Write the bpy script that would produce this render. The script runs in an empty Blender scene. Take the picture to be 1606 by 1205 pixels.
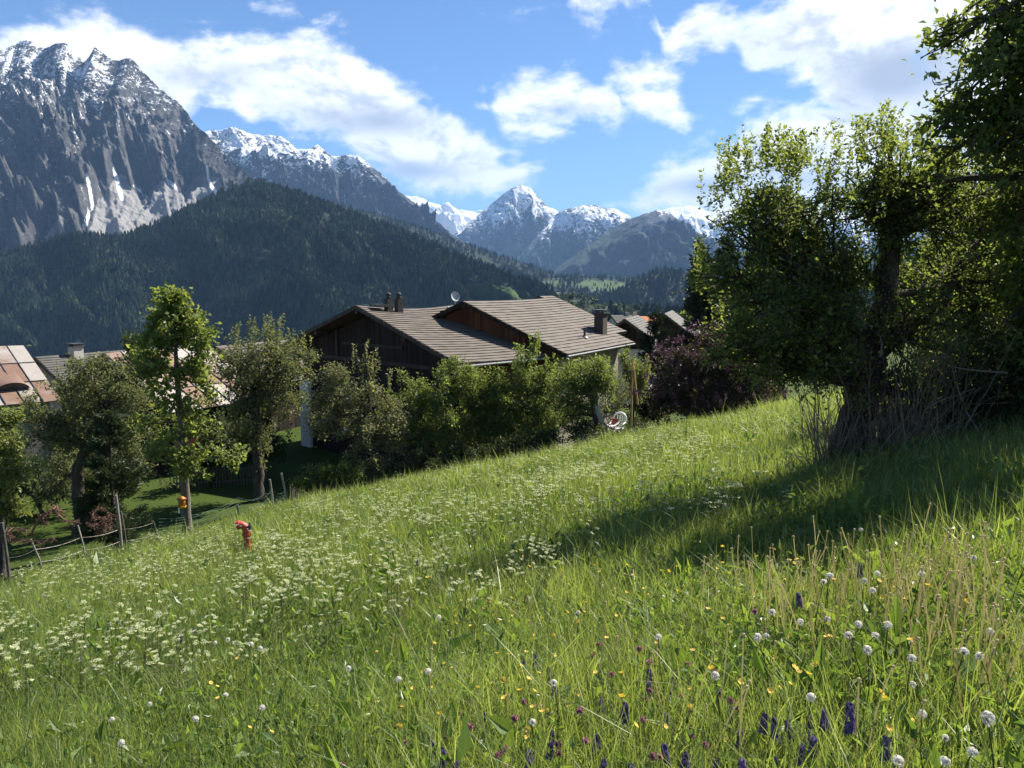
import bpy
# A hillside meadow above an alpine village, built object by object (camera at the origin, metres).
SUN_AZ_DEG, SUN_EL_DEG, SUN_E = 50.0, 45.0, 5.0
EXPO = 1.5
SKY_S = 0.050
SKY_MUL = (0.56, 0.78, 1.02)
HAZE_D = 3.7e-5
GRASS_D = 1.0
# cloud banks: (photo column, upper edge row, lower edge row), turned into azimuth / elevation; upper > lower = no cloud there
BANKS = [
    [(-900, 20, 200), (-300, 30, 190), (0, 46, 190), (60, 26, 200), (120, 20, 200), (200, 20, 220), (240, 26, 220), (290, 42, 200), (340, 44, 168), (400, 38, 200), (440, 44, 205), (480, 48, 215), (530, 68, 222), (560, 94, 250), (600, 112, 275), (640, 138, 300), (680, 172, 312), (720, 188, 314), (760, 212, 310), (800, 243, 297), (840, 254, 282), (862, 264, 272), (885, 300, 240), (1900, 300, 240)],
    [(-900, 190, 160), (755, 190, 160), (780, 143, 187), (800, 133, 192), (840, 120, 188), (880, 110, 194), (920, 120, 197), (950, 136, 197), (970, 153, 192), (990, 200, 160), (1040, 195, 175), (1054, 180, 199), (1068, 176, 203), (1080, 180, 199), (1095, 200, 170), (1900, 200, 160)],
    [(-900, 140, 110), (900, 140, 110), (930, 117, 131), (960, 104, 138), (1000, 101, 140), (1040, 104, 138), (1062, 110, 132), (1085, 140, 110), (1135, 175, 145), (1150, 153, 174), (1175, 134, 180), (1200, 133, 180), (1222, 150, 168), (1242, 180, 140), (1900, 180, 140)],
    [(-900, 210, 180), (735, 180, 150), (752, 158, 172), (766, 158, 170), (776, 205, 195), (785, 194, 211), (830, 188, 216), (875, 200, 213), (895, 215, 190), (985, 165, 145), (1005, 148, 164), (1030, 139, 167), (1058, 144, 162), (1075, 170, 140), (1900, 170, 140)],
    [(-900, 30, 0), (380, 20, 0), (405, 0, 13), (440, 5, 24), (466, 13, 26), (482, 40, 20), (496, 29, 40), (540, 31, 46), (556, 55, 25), (880, 20, -10), (900, -20, 20), (940, -30, 30), (970, -20, 16), (1000, -20, 10), (1030, 25, 40), (1042, 56, 78), (1060, 28, 90), (1110, 15, 92), (1150, 18, 90), (1168, 24, 132), (1200, 20, 142), (1240, 5, 134), (1275, -20, 160), (1300, -40, 190), (1350, -60, 200), (1400, -80, 200), (1450, -80, 200), (1500, -80, 200), (1600, -100, 300), (1900, -100, 330)],
    [(-900, 340, 300), (910, 345, 305), (932, 318, 332), (960, 303, 340), (1000, 296, 342), (1020, 280, 340), (1050, 254, 336), (1080, 238, 332), (1110, 230, 332), (1130, 224, 332), (1180, 182, 336), (1220, 170, 336), (1280, 145, 336), (1330, 150, 320), (1400, 140, 320), (1450, 130, 320), (1600, 150, 330), (1900, 150, 330)],
]
HOLES = [(348, 188, 40, 18, 1.2), (410, 200, 36, 12, 0.9)]
GREYS = [(1400, 118, 120, 62, 1.2), (600, 190, 140, 34, 0.8), (310, 120, 140, 30, 0.6), (650, 268, 130, 24, 0.9), (1100, 292, 100, 24, 0.8), (880, 172, 70, 16, 0.5)]
import bpy, math, random
import numpy as np
from mathutils import Vector

rs = np.random.RandomState(7)
R = math.radians
scene = bpy.context.scene
COL = scene.collection

# ---------------------------------------------------------------- camera model
PITCH = R(7.0)
FPX = 1260.0
CX, CY = 803.0, 602.5
cp, sp = math.cos(PITCH), math.sin(PITCH)


def P(px, py, Y):
    """World point on the sight line of photo pixel (px,py) at forward distance Y (camera at the origin)."""
    a = (px - CX) / FPX
    b = (CY - py) / FPX
    d = np.array([a, cp + b * sp, -sp + b * cp])
    return d * (Y / d[1])


def proj(V):
    V = np.asarray(V, float)
    f = V[..., 1] * cp - V[..., 2] * sp
    u = V[..., 1] * sp + V[..., 2] * cp
    f = np.where(np.abs(f) < 1e-6, 1e-6, f)
    return CX + FPX * V[..., 0] / f, CY - FPX * u / f


# ---------------------------------------------------------------- noise
_perm = np.random.RandomState(11).permutation(256)
_perm = np.concatenate([_perm, _perm, _perm])
_grad = np.random.RandomState(12).normal(size=(256, 3))
_grad /= np.linalg.norm(_grad, axis=1)[:, None]


def pn(x, y, z=0.0):
    x, y, z = np.broadcast_arrays(np.asarray(x, float), np.asarray(y, float), np.asarray(z, float))
    xi, yi, zi = np.floor(x).astype(int), np.floor(y).astype(int), np.floor(z).astype(int)
    xf, yf, zf = x - xi, y - yi, z - zi
    u, v, w = [t * t * t * (t * (t * 6 - 15) + 10) for t in (xf, yf, zf)]

    def g(dx, dy, dz):
        h = _perm[_perm[_perm[(xi + dx) & 255] + ((yi + dy) & 255)] + ((zi + dz) & 255)]
        gr = _grad[h]
        return gr[..., 0] * (xf - dx) + gr[..., 1] * (yf - dy) + gr[..., 2] * (zf - dz)
    l = lambda a, b, t: a + t * (b - a)
    x00 = l(g(0, 0, 0), g(1, 0, 0), u); x10 = l(g(0, 1, 0), g(1, 1, 0), u)
    x01 = l(g(0, 0, 1), g(1, 0, 1), u); x11 = l(g(0, 1, 1), g(1, 1, 1), u)
    return l(l(x00, x10, v), l(x01, x11, v), w) * 1.5


def fbm(x, y, z=0.0, o=5, g=0.5):
    s, a, f = 0.0, 1.0, 1.0
    for i in range(o):
        s = s + a * pn(x * f + 17.3 * i, y * f + 5.1 * i, z * f)
        a *= g; f *= 2.03
    return s


def ridged(x, y, z=0.0, o=5, g=0.55):
    s, a, f = 0.0, 1.0, 1.0
    for i in range(o):
        s = s + a * (1 - np.abs(pn(x * f + 9.7 * i, y * f + 3.3 * i, z * f)) * 2)
        a *= g; f *= 2.07
    return s


def sstep(a, b, x):
    t = np.clip((x - a) / (b - a), 0, 1)
    return t * t * (3 - 2 * t)


# ---------------------------------------------------------------- ground
def G(x, y):
    x = np.asarray(x, float); y = np.asarray(y, float)
    xe = np.where(x > 22, 22 + (x - 22) * 0.6, x)
    zm = -1.6 + 0.2 * xe - 0.177 * y
    zm = zm + 0.07 * np.sin(x * 0.7 + 1.3) * np.cos(y * 0.45) + 0.05 * np.sin(x * 0.31 + y * 0.53)
    zm = zm - 0.42 * np.maximum(0, y - 35.0)
    dist = np.sqrt(x * x + y * y)
    st = 85 + 125 * sstep(-0.02, 0.08, x / (np.abs(y) + 1e-3))
    fl = -10.5 - 0.40 * np.clip(dist - st, 0, 400)
    k = 0.5
    h = np.clip(0.5 + 0.5 * (zm - fl) / k, 0, 1)
    return fl * (1 - h) + zm * h + k * h * (1 - h)


def hit(px, py, up=0.0):
    """Ground point (raised by up) that photo pixel (px,py) looks at."""
    lo, hi = 1.0, 60.0
    last = lo
    for Y in np.arange(1.0, 60.0, 0.05):
        p = P(px, py, Y)
        if p[2] < G(p[0], p[1]) + up:
            return p
    return P(px, py, 60.0)


# ---------------------------------------------------------------- mesh helpers
def mesh_np(name, V, faces, mats, attrs=None, smooth=False, mat_idx=None):
    V = np.asarray(V, np.float32)
    if not isinstance(faces, (list, tuple)):
        faces = [faces]
    faces = [np.asarray(f, np.int32) for f in faces if len(f)]
    me = bpy.data.meshes.new(name)
    me.vertices.add(len(V)); me.vertices.foreach_set('co', V.ravel())
    nl = sum(f.size for f in faces); npoly = sum(len(f) for f in faces)
    me.loops.add(nl)
    me.loops.foreach_set('vertex_index', np.concatenate([f.ravel() for f in faces]))
    me.polygons.add(npoly)
    st = []; o = 0
    for f in faces:
        st.append(o + np.arange(len(f)) * f.shape[1]); o += f.size
    me.polygons.foreach_set('loop_start', np.concatenate(st).astype(np.int32))
    if smooth:
        me.polygons.foreach_set('use_smooth', np.ones(npoly, bool))
    else:
        me.polygons.foreach_set('use_smooth', np.zeros(npoly, bool))
    if mat_idx is not None:
        me.polygons.foreach_set('material_index', np.asarray(mat_idx, np.int32))
    for k, v in (attrs or {}).items():
        at = me.attributes.new(k, 'FLOAT', 'POINT')
        at.data.foreach_set('value', np.asarray(v, np.float32))
    me.update(calc_edges=True)
    for m in (mats if isinstance(mats, (list, tuple)) else [mats]):
        me.materials.append(m)
    return me


def link(name, me, parent=None, loc=None):
    o = bpy.data.objects.new(name, me)
    COL.objects.link(o)
    if parent is not None:
        o.parent = parent
    if loc is not None:
        o.location = loc
    return o


def tag(o, label=None, cat=None, group=None, kind=None):
    if label: o['label'] = label
    if cat: o['category'] = cat
    if group: o['group'] = group
    if kind: o['kind'] = kind
    return o


def thing(name, label, cat, loc, group=None, rz=0.0):
    o = bpy.data.objects.new(name, None)
    o.empty_display_size = 0.2
    COL.objects.link(o)
    o.location = tuple(float(c) for c in loc)
    o.rotation_euler = (0, 0, rz)
    return tag(o, label, cat, group)


class MB:
    """Collects simple shapes into one mesh."""
    def __init__(s):
        s.V = []; s.Q = []; s.T = []; s.n = 0; s.A = []

    def add(s, V, Q=None, T=None, a=0.5):
        V = np.asarray(V, float).reshape(-1, 3)
        if Q is not None and len(Q): s.Q.append(np.asarray(Q, int).reshape(-1, 4) + s.n)
        if T is not None and len(T): s.T.append(np.asarray(T, int).reshape(-1, 3) + s.n)
        s.V.append(V); s.n += len(V)
        s.A.append(np.full(len(V), a) if np.isscalar(a) else np.asarray(a, float))
        return s

    def box(s, o, ex, ey, ez, a=0.5):
        """Parallelepiped from corner o along vectors ex, ey, ez."""
        o, ex, ey, ez = [np.asarray(v, float) for v in (o, ex, ey, ez)]
        V = [o, o + ex, o + ex + ey, o + ey]
        V = V + [v + ez for v in V]
        return s.add(V, [[3, 2, 1, 0], [4, 5, 6, 7], [0, 1, 5, 4], [1, 2, 6, 5], [2, 3, 7, 6], [3, 0, 4, 7]], a=a)

    def cbox(s, c, dx, dy, dz, u=(1, 0, 0), v=(0, 1, 0), w=(0, 0, 1), a=0.5):
        c, u, v, w = [np.asarray(q, float) for q in (c, u, v, w)]
        return s.box(c - u * dx / 2 - v * dy / 2 - w * dz / 2, u * dx, v * dy, w * dz, a=a)

    def tube(s, pts, rad, n=6, cap=True, a=0.5):
        pts = np.asarray(pts, float); m = len(pts)
        rad = np.broadcast_to(np.asarray(rad, float), (m,))
        tan = np.gradient(pts, axis=0)
        tan /= np.linalg.norm(tan, axis=1)[:, None] + 1e-9
        ref = np.array([0.0, 0, 1]) if abs(tan[0][2]) < 0.9 else np.array([1.0, 0, 0])
        V = []
        ang = np.arange(n) * 2 * math.pi / n
        u = np.cross(tan[0], ref); u /= np.linalg.norm(u)
        for i in range(m):
            u = u - tan[i] * np.dot(u, tan[i]); u /= np.linalg.norm(u) + 1e-9
            w = np.cross(tan[i], u)
            V.append(pts[i] + rad[i] * (np.cos(ang)[:, None] * u + np.sin(ang)[:, None] * w))
        V = np.concatenate(V)
        i, j = np.meshgrid(np.arange(m - 1), np.arange(n), indexing='ij')
        q = np.stack([i * n + j, i * n + (j + 1) % n, (i + 1) * n + (j + 1) % n, (i + 1) * n + j], -1).reshape(-1, 4)
        T = []
        if cap:
            V = np.concatenate([V, pts[:1], pts[-1:]])
            for j in range(n):
                T.append([m * n, (j + 1) % n, j]); T.append([m * n + 1, (m - 1) * n + j, (m - 1) * n + (j + 1) % n])
        return s.add(V, q, T, a)

    def lathe(s, c, prof, n=12, a=0.5):
        """Profile [(r,z)...] turned round the vertical through c."""
        c = np.asarray(c, float)
        ang = np.arange(n) * 2 * math.pi / n
        V = np.concatenate([c + np.stack([r * np.cos(ang), r * np.sin(ang), np.full(n, z)], -1) for r, z in prof])
        m = len(prof)
        i, j = np.meshgrid(np.arange(m - 1), np.arange(n), indexing='ij')
        q = np.stack([i * n + j, i * n + (j + 1) % n, (i + 1) * n + (j + 1) % n, (i + 1) * n + j], -1).reshape(-1, 4)
        return s.add(V, q, a=a)

    def build(s, name, mat, parent=None, smooth=False, off=None, loc=None):
        V = np.concatenate(s.V)
        if off is not None: V = V - np.asarray(off, float)
        fs = []
        if s.Q: fs.append(np.concatenate(s.Q))
        if s.T: fs.append(np.concatenate(s.T))
        me = mesh_np(name, V, fs, mat, {'tint': np.concatenate(s.A)}, smooth)
        return link(name, me, parent, loc)


# ---------------------------------------------------------------- materials
def new_mat(name):
    m = bpy.data.materials.new(name); m.use_nodes = True
    nt = m.node_tree; nt.nodes.clear()
    return m, nt


class N:
    """Tiny node-graph helper."""
    def __init__(s, nt): s.nt = nt

    def n(s, t, **kw):
        nd = s.nt.nodes.new(t)
        for k, v in kw.items(): setattr(nd, k, v)
        return nd

    def l(s, a, b): s.nt.links.new(a, b)

    def val(s, x, sock):
        if hasattr(x, 'is_output') or isinstance(x, bpy.types.NodeSocket): s.l(x, sock)
        else: sock.default_value = x

    def m(s, op, a, b=None, c=None, clamp=False):
        nd = s.n('ShaderNodeMath', operation=op, use_clamp=clamp)
        s.val(a, nd.inputs[0])
        if b is not None: s.val(b, nd.inputs[1])
        if c is not None: s.val(c, nd.inputs[2])
        return nd.outputs[0]

    def mix(s, f, a, b, blend='MIX'):
        nd = s.n('ShaderNodeMix', data_type='RGBA', blend_type=blend)
        s.val(f, nd.inputs[0])
        for q, i in ((a, 6), (b, 7)):
            if isinstance(q, tuple) and len(q) == 3: q = (*q, 1)
            s.val(q, nd.inputs[i])
        return nd.outputs[2]

    def ss(s, x, a, b, lo=0.0, hi=1.0):
        nd = s.n('ShaderNodeMapRange', interpolation_type='SMOOTHSTEP')
        s.val(x, nd.inputs[0]); nd.inputs[1].default_value = a; nd.inputs[2].default_value = b
        nd.inputs[3].default_value = lo; nd.inputs[4].default_value = hi
        return nd.outputs[0]

    def noise(s, vec, scale, detail=4, rough=0.55, dist=0.0):
        nd = s.n('ShaderNodeTexNoise')
        if vec is not None: s.l(vec, nd.inputs['Vector'])
        nd.inputs['Scale'].default_value = scale; nd.inputs['Detail'].default_value = detail
        nd.inputs['Roughness'].default_value = rough; nd.inputs['Distortion'].default_value = dist
        return nd.outputs[0]

    def attr(s, name):
        nd = s.n('ShaderNodeAttribute'); nd.attribute_name = name
        return nd.outputs['Fac']

    def coord(s, which='Object'):
        return s.n('ShaderNodeTexCoord').outputs[which]

    def mapping(s, vec, scale=(1, 1, 1), rot=(0, 0, 0)):
        nd = s.n('ShaderNodeMapping'); s.l(vec, nd.inputs[0])
        nd.inputs['Scale'].default_value = scale; nd.inputs['Rotation'].default_value = rot
        return nd.outputs[0]

    def bsdf(s, col, rough=0.8, spec=0.3, bump=None, bstr=0.3, bdist=0.02, metal=0.0):
        b = s.n('ShaderNodeBsdfPrincipled')
        if isinstance(col, tuple) and len(col) == 3: col = (*col, 1)
        s.val(col, b.inputs['Base Color'])
        s.val(rough, b.inputs['Roughness'])
        b.inputs['Specular IOR Level'].default_value = spec
        b.inputs['Metallic'].default_value = metal
        if bump is not None:
            bn = s.n('ShaderNodeBump'); bn.inputs['Strength'].default_value = bstr; bn.inputs['Distance'].default_value = bdist
            s.l(bump, bn.inputs['Height']); s.l(bn.outputs[0], b.inputs['Normal'])
        return b.outputs[0]

    def out(s, sh):
        o = s.n('ShaderNodeOutputMaterial'); s.l(sh, o.inputs['Surface'])


def mat_noise(name, c1, c2, scale=3.0, rough=0.85, bump=0.3, stretch=(1, 1, 1), spec=0.25, bdist=0.02, tint=None, metal=0.0):
    m, nt = new_mat(name); g = N(nt)
    v = g.mapping(g.coord(), stretch)
    a = g.noise(v, scale, 6, 0.62)
    col = g.mix(g.ss(a, 0.3, 0.7), c1, c2)
    if tint: col = g.mix(g.attr('tint'), col, tint)
    g.out(g.bsdf(col, rough, spec, g.noise(v, scale * 3, 5, 0.6), bump, bdist, metal))
    return m


def mat_leaf(name, c1, c2, transl=0.45, rough=0.45, spec=0.25, tcol=None, desat=0.20):
    m, nt = new_mat(name); g = N(nt)
    t = g.attr('tint')
    ds = lambda c: tuple(v + desat * (0.3 * c[0] + 0.6 * c[1] + 0.1 * c[2] - v) for v in c)
    col = g.mix(t, ds(c1), ds(c2))
    b = g.bsdf(col, rough, spec)
    tr = g.n('ShaderNodeBsdfTranslucent')
    tc = g.mix(1.0, col, tcol or (1.30, 1.20, 0.62), 'MULTIPLY')
    g.l(tc, tr.inputs[0])
    mx = g.n('ShaderNodeMixShader'); mx.inputs[0].default_value = transl
    g.l(b, mx.inputs[1]); g.l(tr.outputs[0], mx.inputs[2])
    g.out(mx.outputs[0])
    return m
# ---------------------------------------------------------------- camera, sun, sky
cam_d = bpy.data.cameras.new('camera'); cam = bpy.data.objects.new('camera', cam_d); COL.objects.link(cam)
cam_d.sensor_width = 36.0; cam_d.lens = 36.0 * FPX / 1606.0
cam_d.clip_start = 0.05; cam_d.clip_end = 80000
cam.rotation_euler = (R(90) - PITCH, 0, 0)
scene.camera = cam

SUN_AZ, SUN_EL = R(SUN_AZ_DEG), R(SUN_EL_DEG)
sdir = np.array([math.sin(SUN_AZ) * math.cos(SUN_EL), math.cos(SUN_AZ) * math.cos(SUN_EL), math.sin(SUN_EL)])
sd = bpy.data.lights.new('sun', 'SUN'); sun = bpy.data.objects.new('sun', sd); COL.objects.link(sun)
sd.energy = SUN_E; sd.angle = R(0.53); sd.color = (1.0, 0.93, 0.82)
sun.rotation_euler = Vector(tuple(sdir)).to_track_quat('Z', 'Y').to_euler()

vs = scene.view_settings
scene.display_settings.display_device = 'sRGB'
vs.view_transform = 'Standard'; vs.look = 'None'; vs.gamma = 1.0; vs.exposure = EXPO; vs.use_curve_mapping = False
scene.cycles.use_denoising = True
scene.cycles.max_bounces = 4; scene.cycles.diffuse_bounces = 3; scene.cycles.glossy_bounces = 1
scene.cycles.transmission_bounces = 4; scene.cycles.transparent_max_bounces = 8; scene.cycles.volume_bounces = 0

w = bpy.data.worlds.new('World'); scene.world = w; w.use_nodes = True
nt = w.node_tree; nt.nodes.clear(); g = N(nt)
sky = g.n('ShaderNodeTexSky', sky_type='NISHITA'); sky.sun_disc = False
sky.sun_elevation = SUN_EL; sky.sun_rotation = SUN_AZ
sky.altitude = 1300; sky.air_density = 1.0; sky.dust_density = 0.6; sky.ozone_density = 2.0
vec = g.coord('Generated')
sx = g.n('ShaderNodeSeparateXYZ'); g.l(vec, sx.inputs[0])
az = g.m('ARCTAN2', sx.outputs[0], sx.outputs[1])
el = g.m('ARCSINE', sx.outputs[2])


def azel(px, py):
    d = P(px, py, 1.0); d = d / np.linalg.norm(d)
    return math.atan2(d[0], d[1]), math.asin(d[2])


# fractal noise in (azimuth, elevation), flatter the lower the clouds stand
cb = g.n('ShaderNodeCombineXYZ'); g.l(az, cb.inputs[0]); g.l(g.m('MULTIPLY', el, 1.7), cb.inputs[1])
nv = cb.outputs[0]
n1 = g.noise(nv, 9.0, 7, 0.62, 0.25)
n2 = g.noise(nv, 3.2, 4, 0.5)
off = g.n('ShaderNodeVectorMath', operation='ADD'); g.l(nv, off.inputs[0]); off.inputs[1].default_value = (0.018, 0.03, 0.0)
n1b = g.noise(off.outputs[0], 9.0, 4, 0.62, 0.25)


def field(blobs):
    acc = None
    for (px, py, rx, ry, k) in blobs:
        a0, e0 = azel(px, py)
        a = g.m('MULTIPLY_ADD', az, FPX / rx, -a0 * FPX / rx)
        e = g.m('MULTIPLY_ADD', el, FPX / ry, -e0 * FPX / ry)
        d = g.m('ADD', g.m('MULTIPLY', a, a), g.m('MULTIPLY', e, e))
        v = g.m('MULTIPLY_ADD', g.m('SQRT', d), -k, k)
        acc = v if acc is None else g.m('MAXIMUM', acc, v)
    return acc


AZ0, AZW, EL0, ELW = -0.95, 1.9, -0.15, 0.85
aq = g.m('MULTIPLY_ADD', az, 1 / AZW, -AZ0 / AZW, True)
eq = g.m('MULTIPLY_ADD', el, 1 / ELW, -EL0 / ELW)


def curve(pts):
    fc = g.n('ShaderNodeFloatCurve'); g.l(aq, fc.inputs['Value'])
    mp = fc.mapping; cv = mp.curves[0]; mp.extend = 'HORIZONTAL'
    q = sorted(set((round(min(1, max(0, (a - AZ0) / AZW)), 4), round(min(1, max(0, (e - EL0) / ELW)), 5)) for a, e in pts))
    cv.points[0].location = q[0]; cv.points[1].location = q[-1]
    for xy in q[1:-1]: cv.points.new(*xy)
    for p_ in cv.points: p_.handle_type = 'AUTO_CLAMPED'
    mp.update()
    return fc.outputs[0]


dens = None
for bank in BANKS:
    up_ = curve([azel(x, t) for x, t, b_ in bank]); lo_ = curve([azel(x, b_) for x, t, b_ in bank])
    v = g.m('MINIMUM', g.m('SUBTRACT', up_, eq), g.m('SUBTRACT', eq, lo_))
    dens = v if dens is None else g.m('MAXIMUM', dens, v)
dens = g.m('MULTIPLY', dens, ELW * FPX / 34.0)
dens = g.m('MINIMUM', g.m('MAXIMUM', dens, -2.0), 1.1)
hole = field(HOLES)
dens = g.m('SUBTRACT', dens, g.m('MAXIMUM', hole, 0.0))
dens = g.m('ADD', dens, g.m('MULTIPLY_ADD', n1, 4.6, -2.05))
dens = g.m('ADD', dens, g.m('MULTIPLY_ADD', n2, 1.2, -0.60))
dens = g.m('ADD', dens, g.m('MULTIPLY_ADD', g.noise(nv, 34.0, 3, 0.6), 1.3, -0.65))
alpha = g.ss(dens, -0.15, 1.1)
# thin stray wisps anywhere in the sky
wisp = g.ss(g.m('ADD', n1, g.m('MULTIPLY', n2, 0.6)), 0.88, 1.15, 0.0, 0.35)
alpha = g.m('MAXIMUM', alpha, wisp)
grey = g.ss(g.m('ADD', field(GREYS), g.m('MULTIPLY_ADD', n2, 0.9, -0.45)), -0.1, 0.9)
# self-shading: thicker toward the sun = darker here
sh = g.ss(g.m('SUBTRACT', n1b, n1), -0.06, 0.12)
sh = g.m('MULTIPLY', sh, g.ss(dens, 0.5, 1.3))
white = g.mix(sh, (10.2, 10.1, 9.9), (5.6, 5.95, 6.5))
ccol = g.mix(grey, white, (3.9, 4.3, 5.0))
skyc = g.mix(1.0, sky.outputs[0], SKY_MUL, 'MULTIPLY')
colr = g.mix(alpha, skyc, ccol)
bg = g.n('ShaderNodeBackground'); g.l(colr, bg.inputs[0]); bg.inputs[1].default_value = SKY_S
wo = g.n('ShaderNodeOutputWorld'); g.l(bg.outputs[0], wo.inputs['Surface'])
# ---------------------------------------------------------------- ground sheet
def nonuni(lim0, step0, lim1, n1):
    a = np.arange(0, lim0, step0)
    b = lim0 * (lim1 / lim0) ** (np.arange(n1 + 1) / n1)
    h = np.concatenate([a, b])
    return h


hx = nonuni(44, 0.5, 16000, 34)
gx = np.concatenate([-hx[:0:-1], hx])
gy = np.concatenate([-nonuni(6, 0.6, 3000, 12)[:0:-1], nonuni(64, 0.5, 24000, 36)])
XX, YY = np.meshgrid(gx, gy, indexing='ij')
ZZ = G(XX, YY)
ni, nj = XX.shape
ii, jj = np.meshgrid(np.arange(ni - 1), np.arange(nj - 1), indexing='ij')
quads = np.stack([ii * nj + jj, (ii + 1) * nj + jj, (ii + 1) * nj + jj + 1, ii * nj + jj + 1], -1).reshape(-1, 4)


# fence line in plan: lawn lies on its left
FENCE_PX = [(3, 18.6), (48, 20.0), (122, 21.2), (182, 22.5), (240, 24.0), (372, 29.0), (423, 32.0), (441, 33.5)]
FPTS = []
for px, Y in FENCE_PX:
    x = P(px, 850, Y)[0]
    FPTS.append((x, Y))
FX = np.array([p[0] for p in FPTS]); FY = np.array([p[1] for p in FPTS])


def lawn_side(x, y):
    """>0 on the garden side of the fence."""
    xf = np.interp(y, FY, FX)
    yf = np.interp(x, [-40, FX[0], FX[1], FX[2], FX[3], FX[4]], [14, FY[0], FY[1], FY[2], FY[3], FY[4]])
    return np.where(x < FX[4], y - yf, np.where(y > 36, 1.0, xf - x))


lawn = sstep(-0.3, 0.3, np.maximum(lawn_side(XX, YY), YY - 36.0)) * (YY > 10)
m, nt = new_mat('ground_soil_and_turf'); g = N(nt)
v = g.coord()
soil = g.mix(g.noise(v, 2.2, 6), (0.020, 0.030, 0.010), (0.050, 0.065, 0.020))
tl = g.noise(v, 0.35, 5)
tf = g.noise(g.mapping(v, (1, 1, 1)), 14.0, 5, 0.7)
turf = g.mix(tl, (0.042, 0.070, 0.012), (0.070, 0.095, 0.018))
turf = g.mix(g.ss(tf, 0.35, 0.75), g.mix(1.0, turf, (0.6, 0.65, 0.6), 'MULTIPLY'), turf)
col = g.mix(g.attr('lawn'), soil, turf)
g.out(g.bsdf(col, 0.95, 0.1, tf, 0.9, 0.06))
me = mesh_np('ground', np.stack([XX, YY, ZZ], -1).reshape(-1, 3), quads, m, {'lawn': lawn.ravel()}, True)
tag(link('ground', me), kind='structure')


# ---------------------------------------------------------------- mountains
def mat_mountain(name, rock1, rock2, scale, forest=(0.018, 0.032, 0.016), meadow=(0.040, 0.070, 0.018), screec=(0.30, 0.29, 0.28), bump=1.0):
    m, nt = new_mat(name); g = N(nt)
    v = g.coord()
    a = g.noise(v, scale, 9, 0.66)
    b = g.noise(g.mapping(v, (1, 1, 0.35)), scale * 3.2, 8, 0.68)
    rock = g.mix(g.ss(a, 0.33, 0.68), rock1, rock2)
    b2 = g.noise(g.mapping(v, (1, 1, 1.3), (0.0, 0.6, 0.0)), scale * 4.2, 7, 0.70, 0.8)
    st = g.noise(g.mapping(v, (0.5, 0.5, 4.0), (0.35, 0.5, 0.0)), scale * 2.0, 6, 0.6, 0.5)
    rock = g.mix(g.ss(st, 0.52, 0.72, 0, 0.55), rock, tuple(min(1, c * 1.5) for c in rock2))
    rock = g.mix(g.ss(st, 0.45, 0.30, 0, 0.5), rock, tuple(c * 0.6 for c in rock1))
    rock = g.mix(g.ss(b, 0.55, 0.75), rock, tuple(min(1, c * 1.75) for c in rock2))
    rock = g.mix(g.ss(b, 0.45, 0.28), rock, tuple(c * 0.5 for c in rock1))
    fo = g.ss(g.m('MULTIPLY_ADD', a, 0.6, g.attr('forest')), 0.62, 0.92)
    fcol = g.mix(g.ss(b, 0.35, 0.7), tuple(c * 0.6 for c in forest), tuple(c * 1.5 for c in forest))
    col = g.mix(fo, rock, fcol)
    col = g.mix(g.attr('meadow'), col, g.mix(a, tuple(c * 0.75 for c in meadow), tuple(c * 1.25 for c in meadow)))
    sc = g.ss(g.m('MULTIPLY_ADD', b, 0.5, g.attr('scree')), 0.55, 0.85)
    col = g.mix(sc, col, g.mix(b, tuple(c * 0.8 for c in screec), tuple(c * 1.15 for c in screec)))
    b3 = g.noise(g.mapping(v, (1, 1, 1.6), (0.2, 0.7, 0.0)), scale * 13.0, 4, 0.65, 0.4)
    sn = g.ss(g.m('ADD', g.m('MULTIPLY_ADD', b3, 0.9, g.m('MULTIPLY_ADD', b2, 1.7, g.attr('snow'))), g.m('MULTIPLY', a, 0.6)), 1.92, 2.06)
    col = g.mix(sn, col, (0.82, 0.85, 0.90))
    g.out(g.bsdf(col, 0.9, 0.15, g.m('ADD', a, g.m('MULTIPLY', b, 0.6)), bump, 0.30 / scale))
    return m


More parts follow.
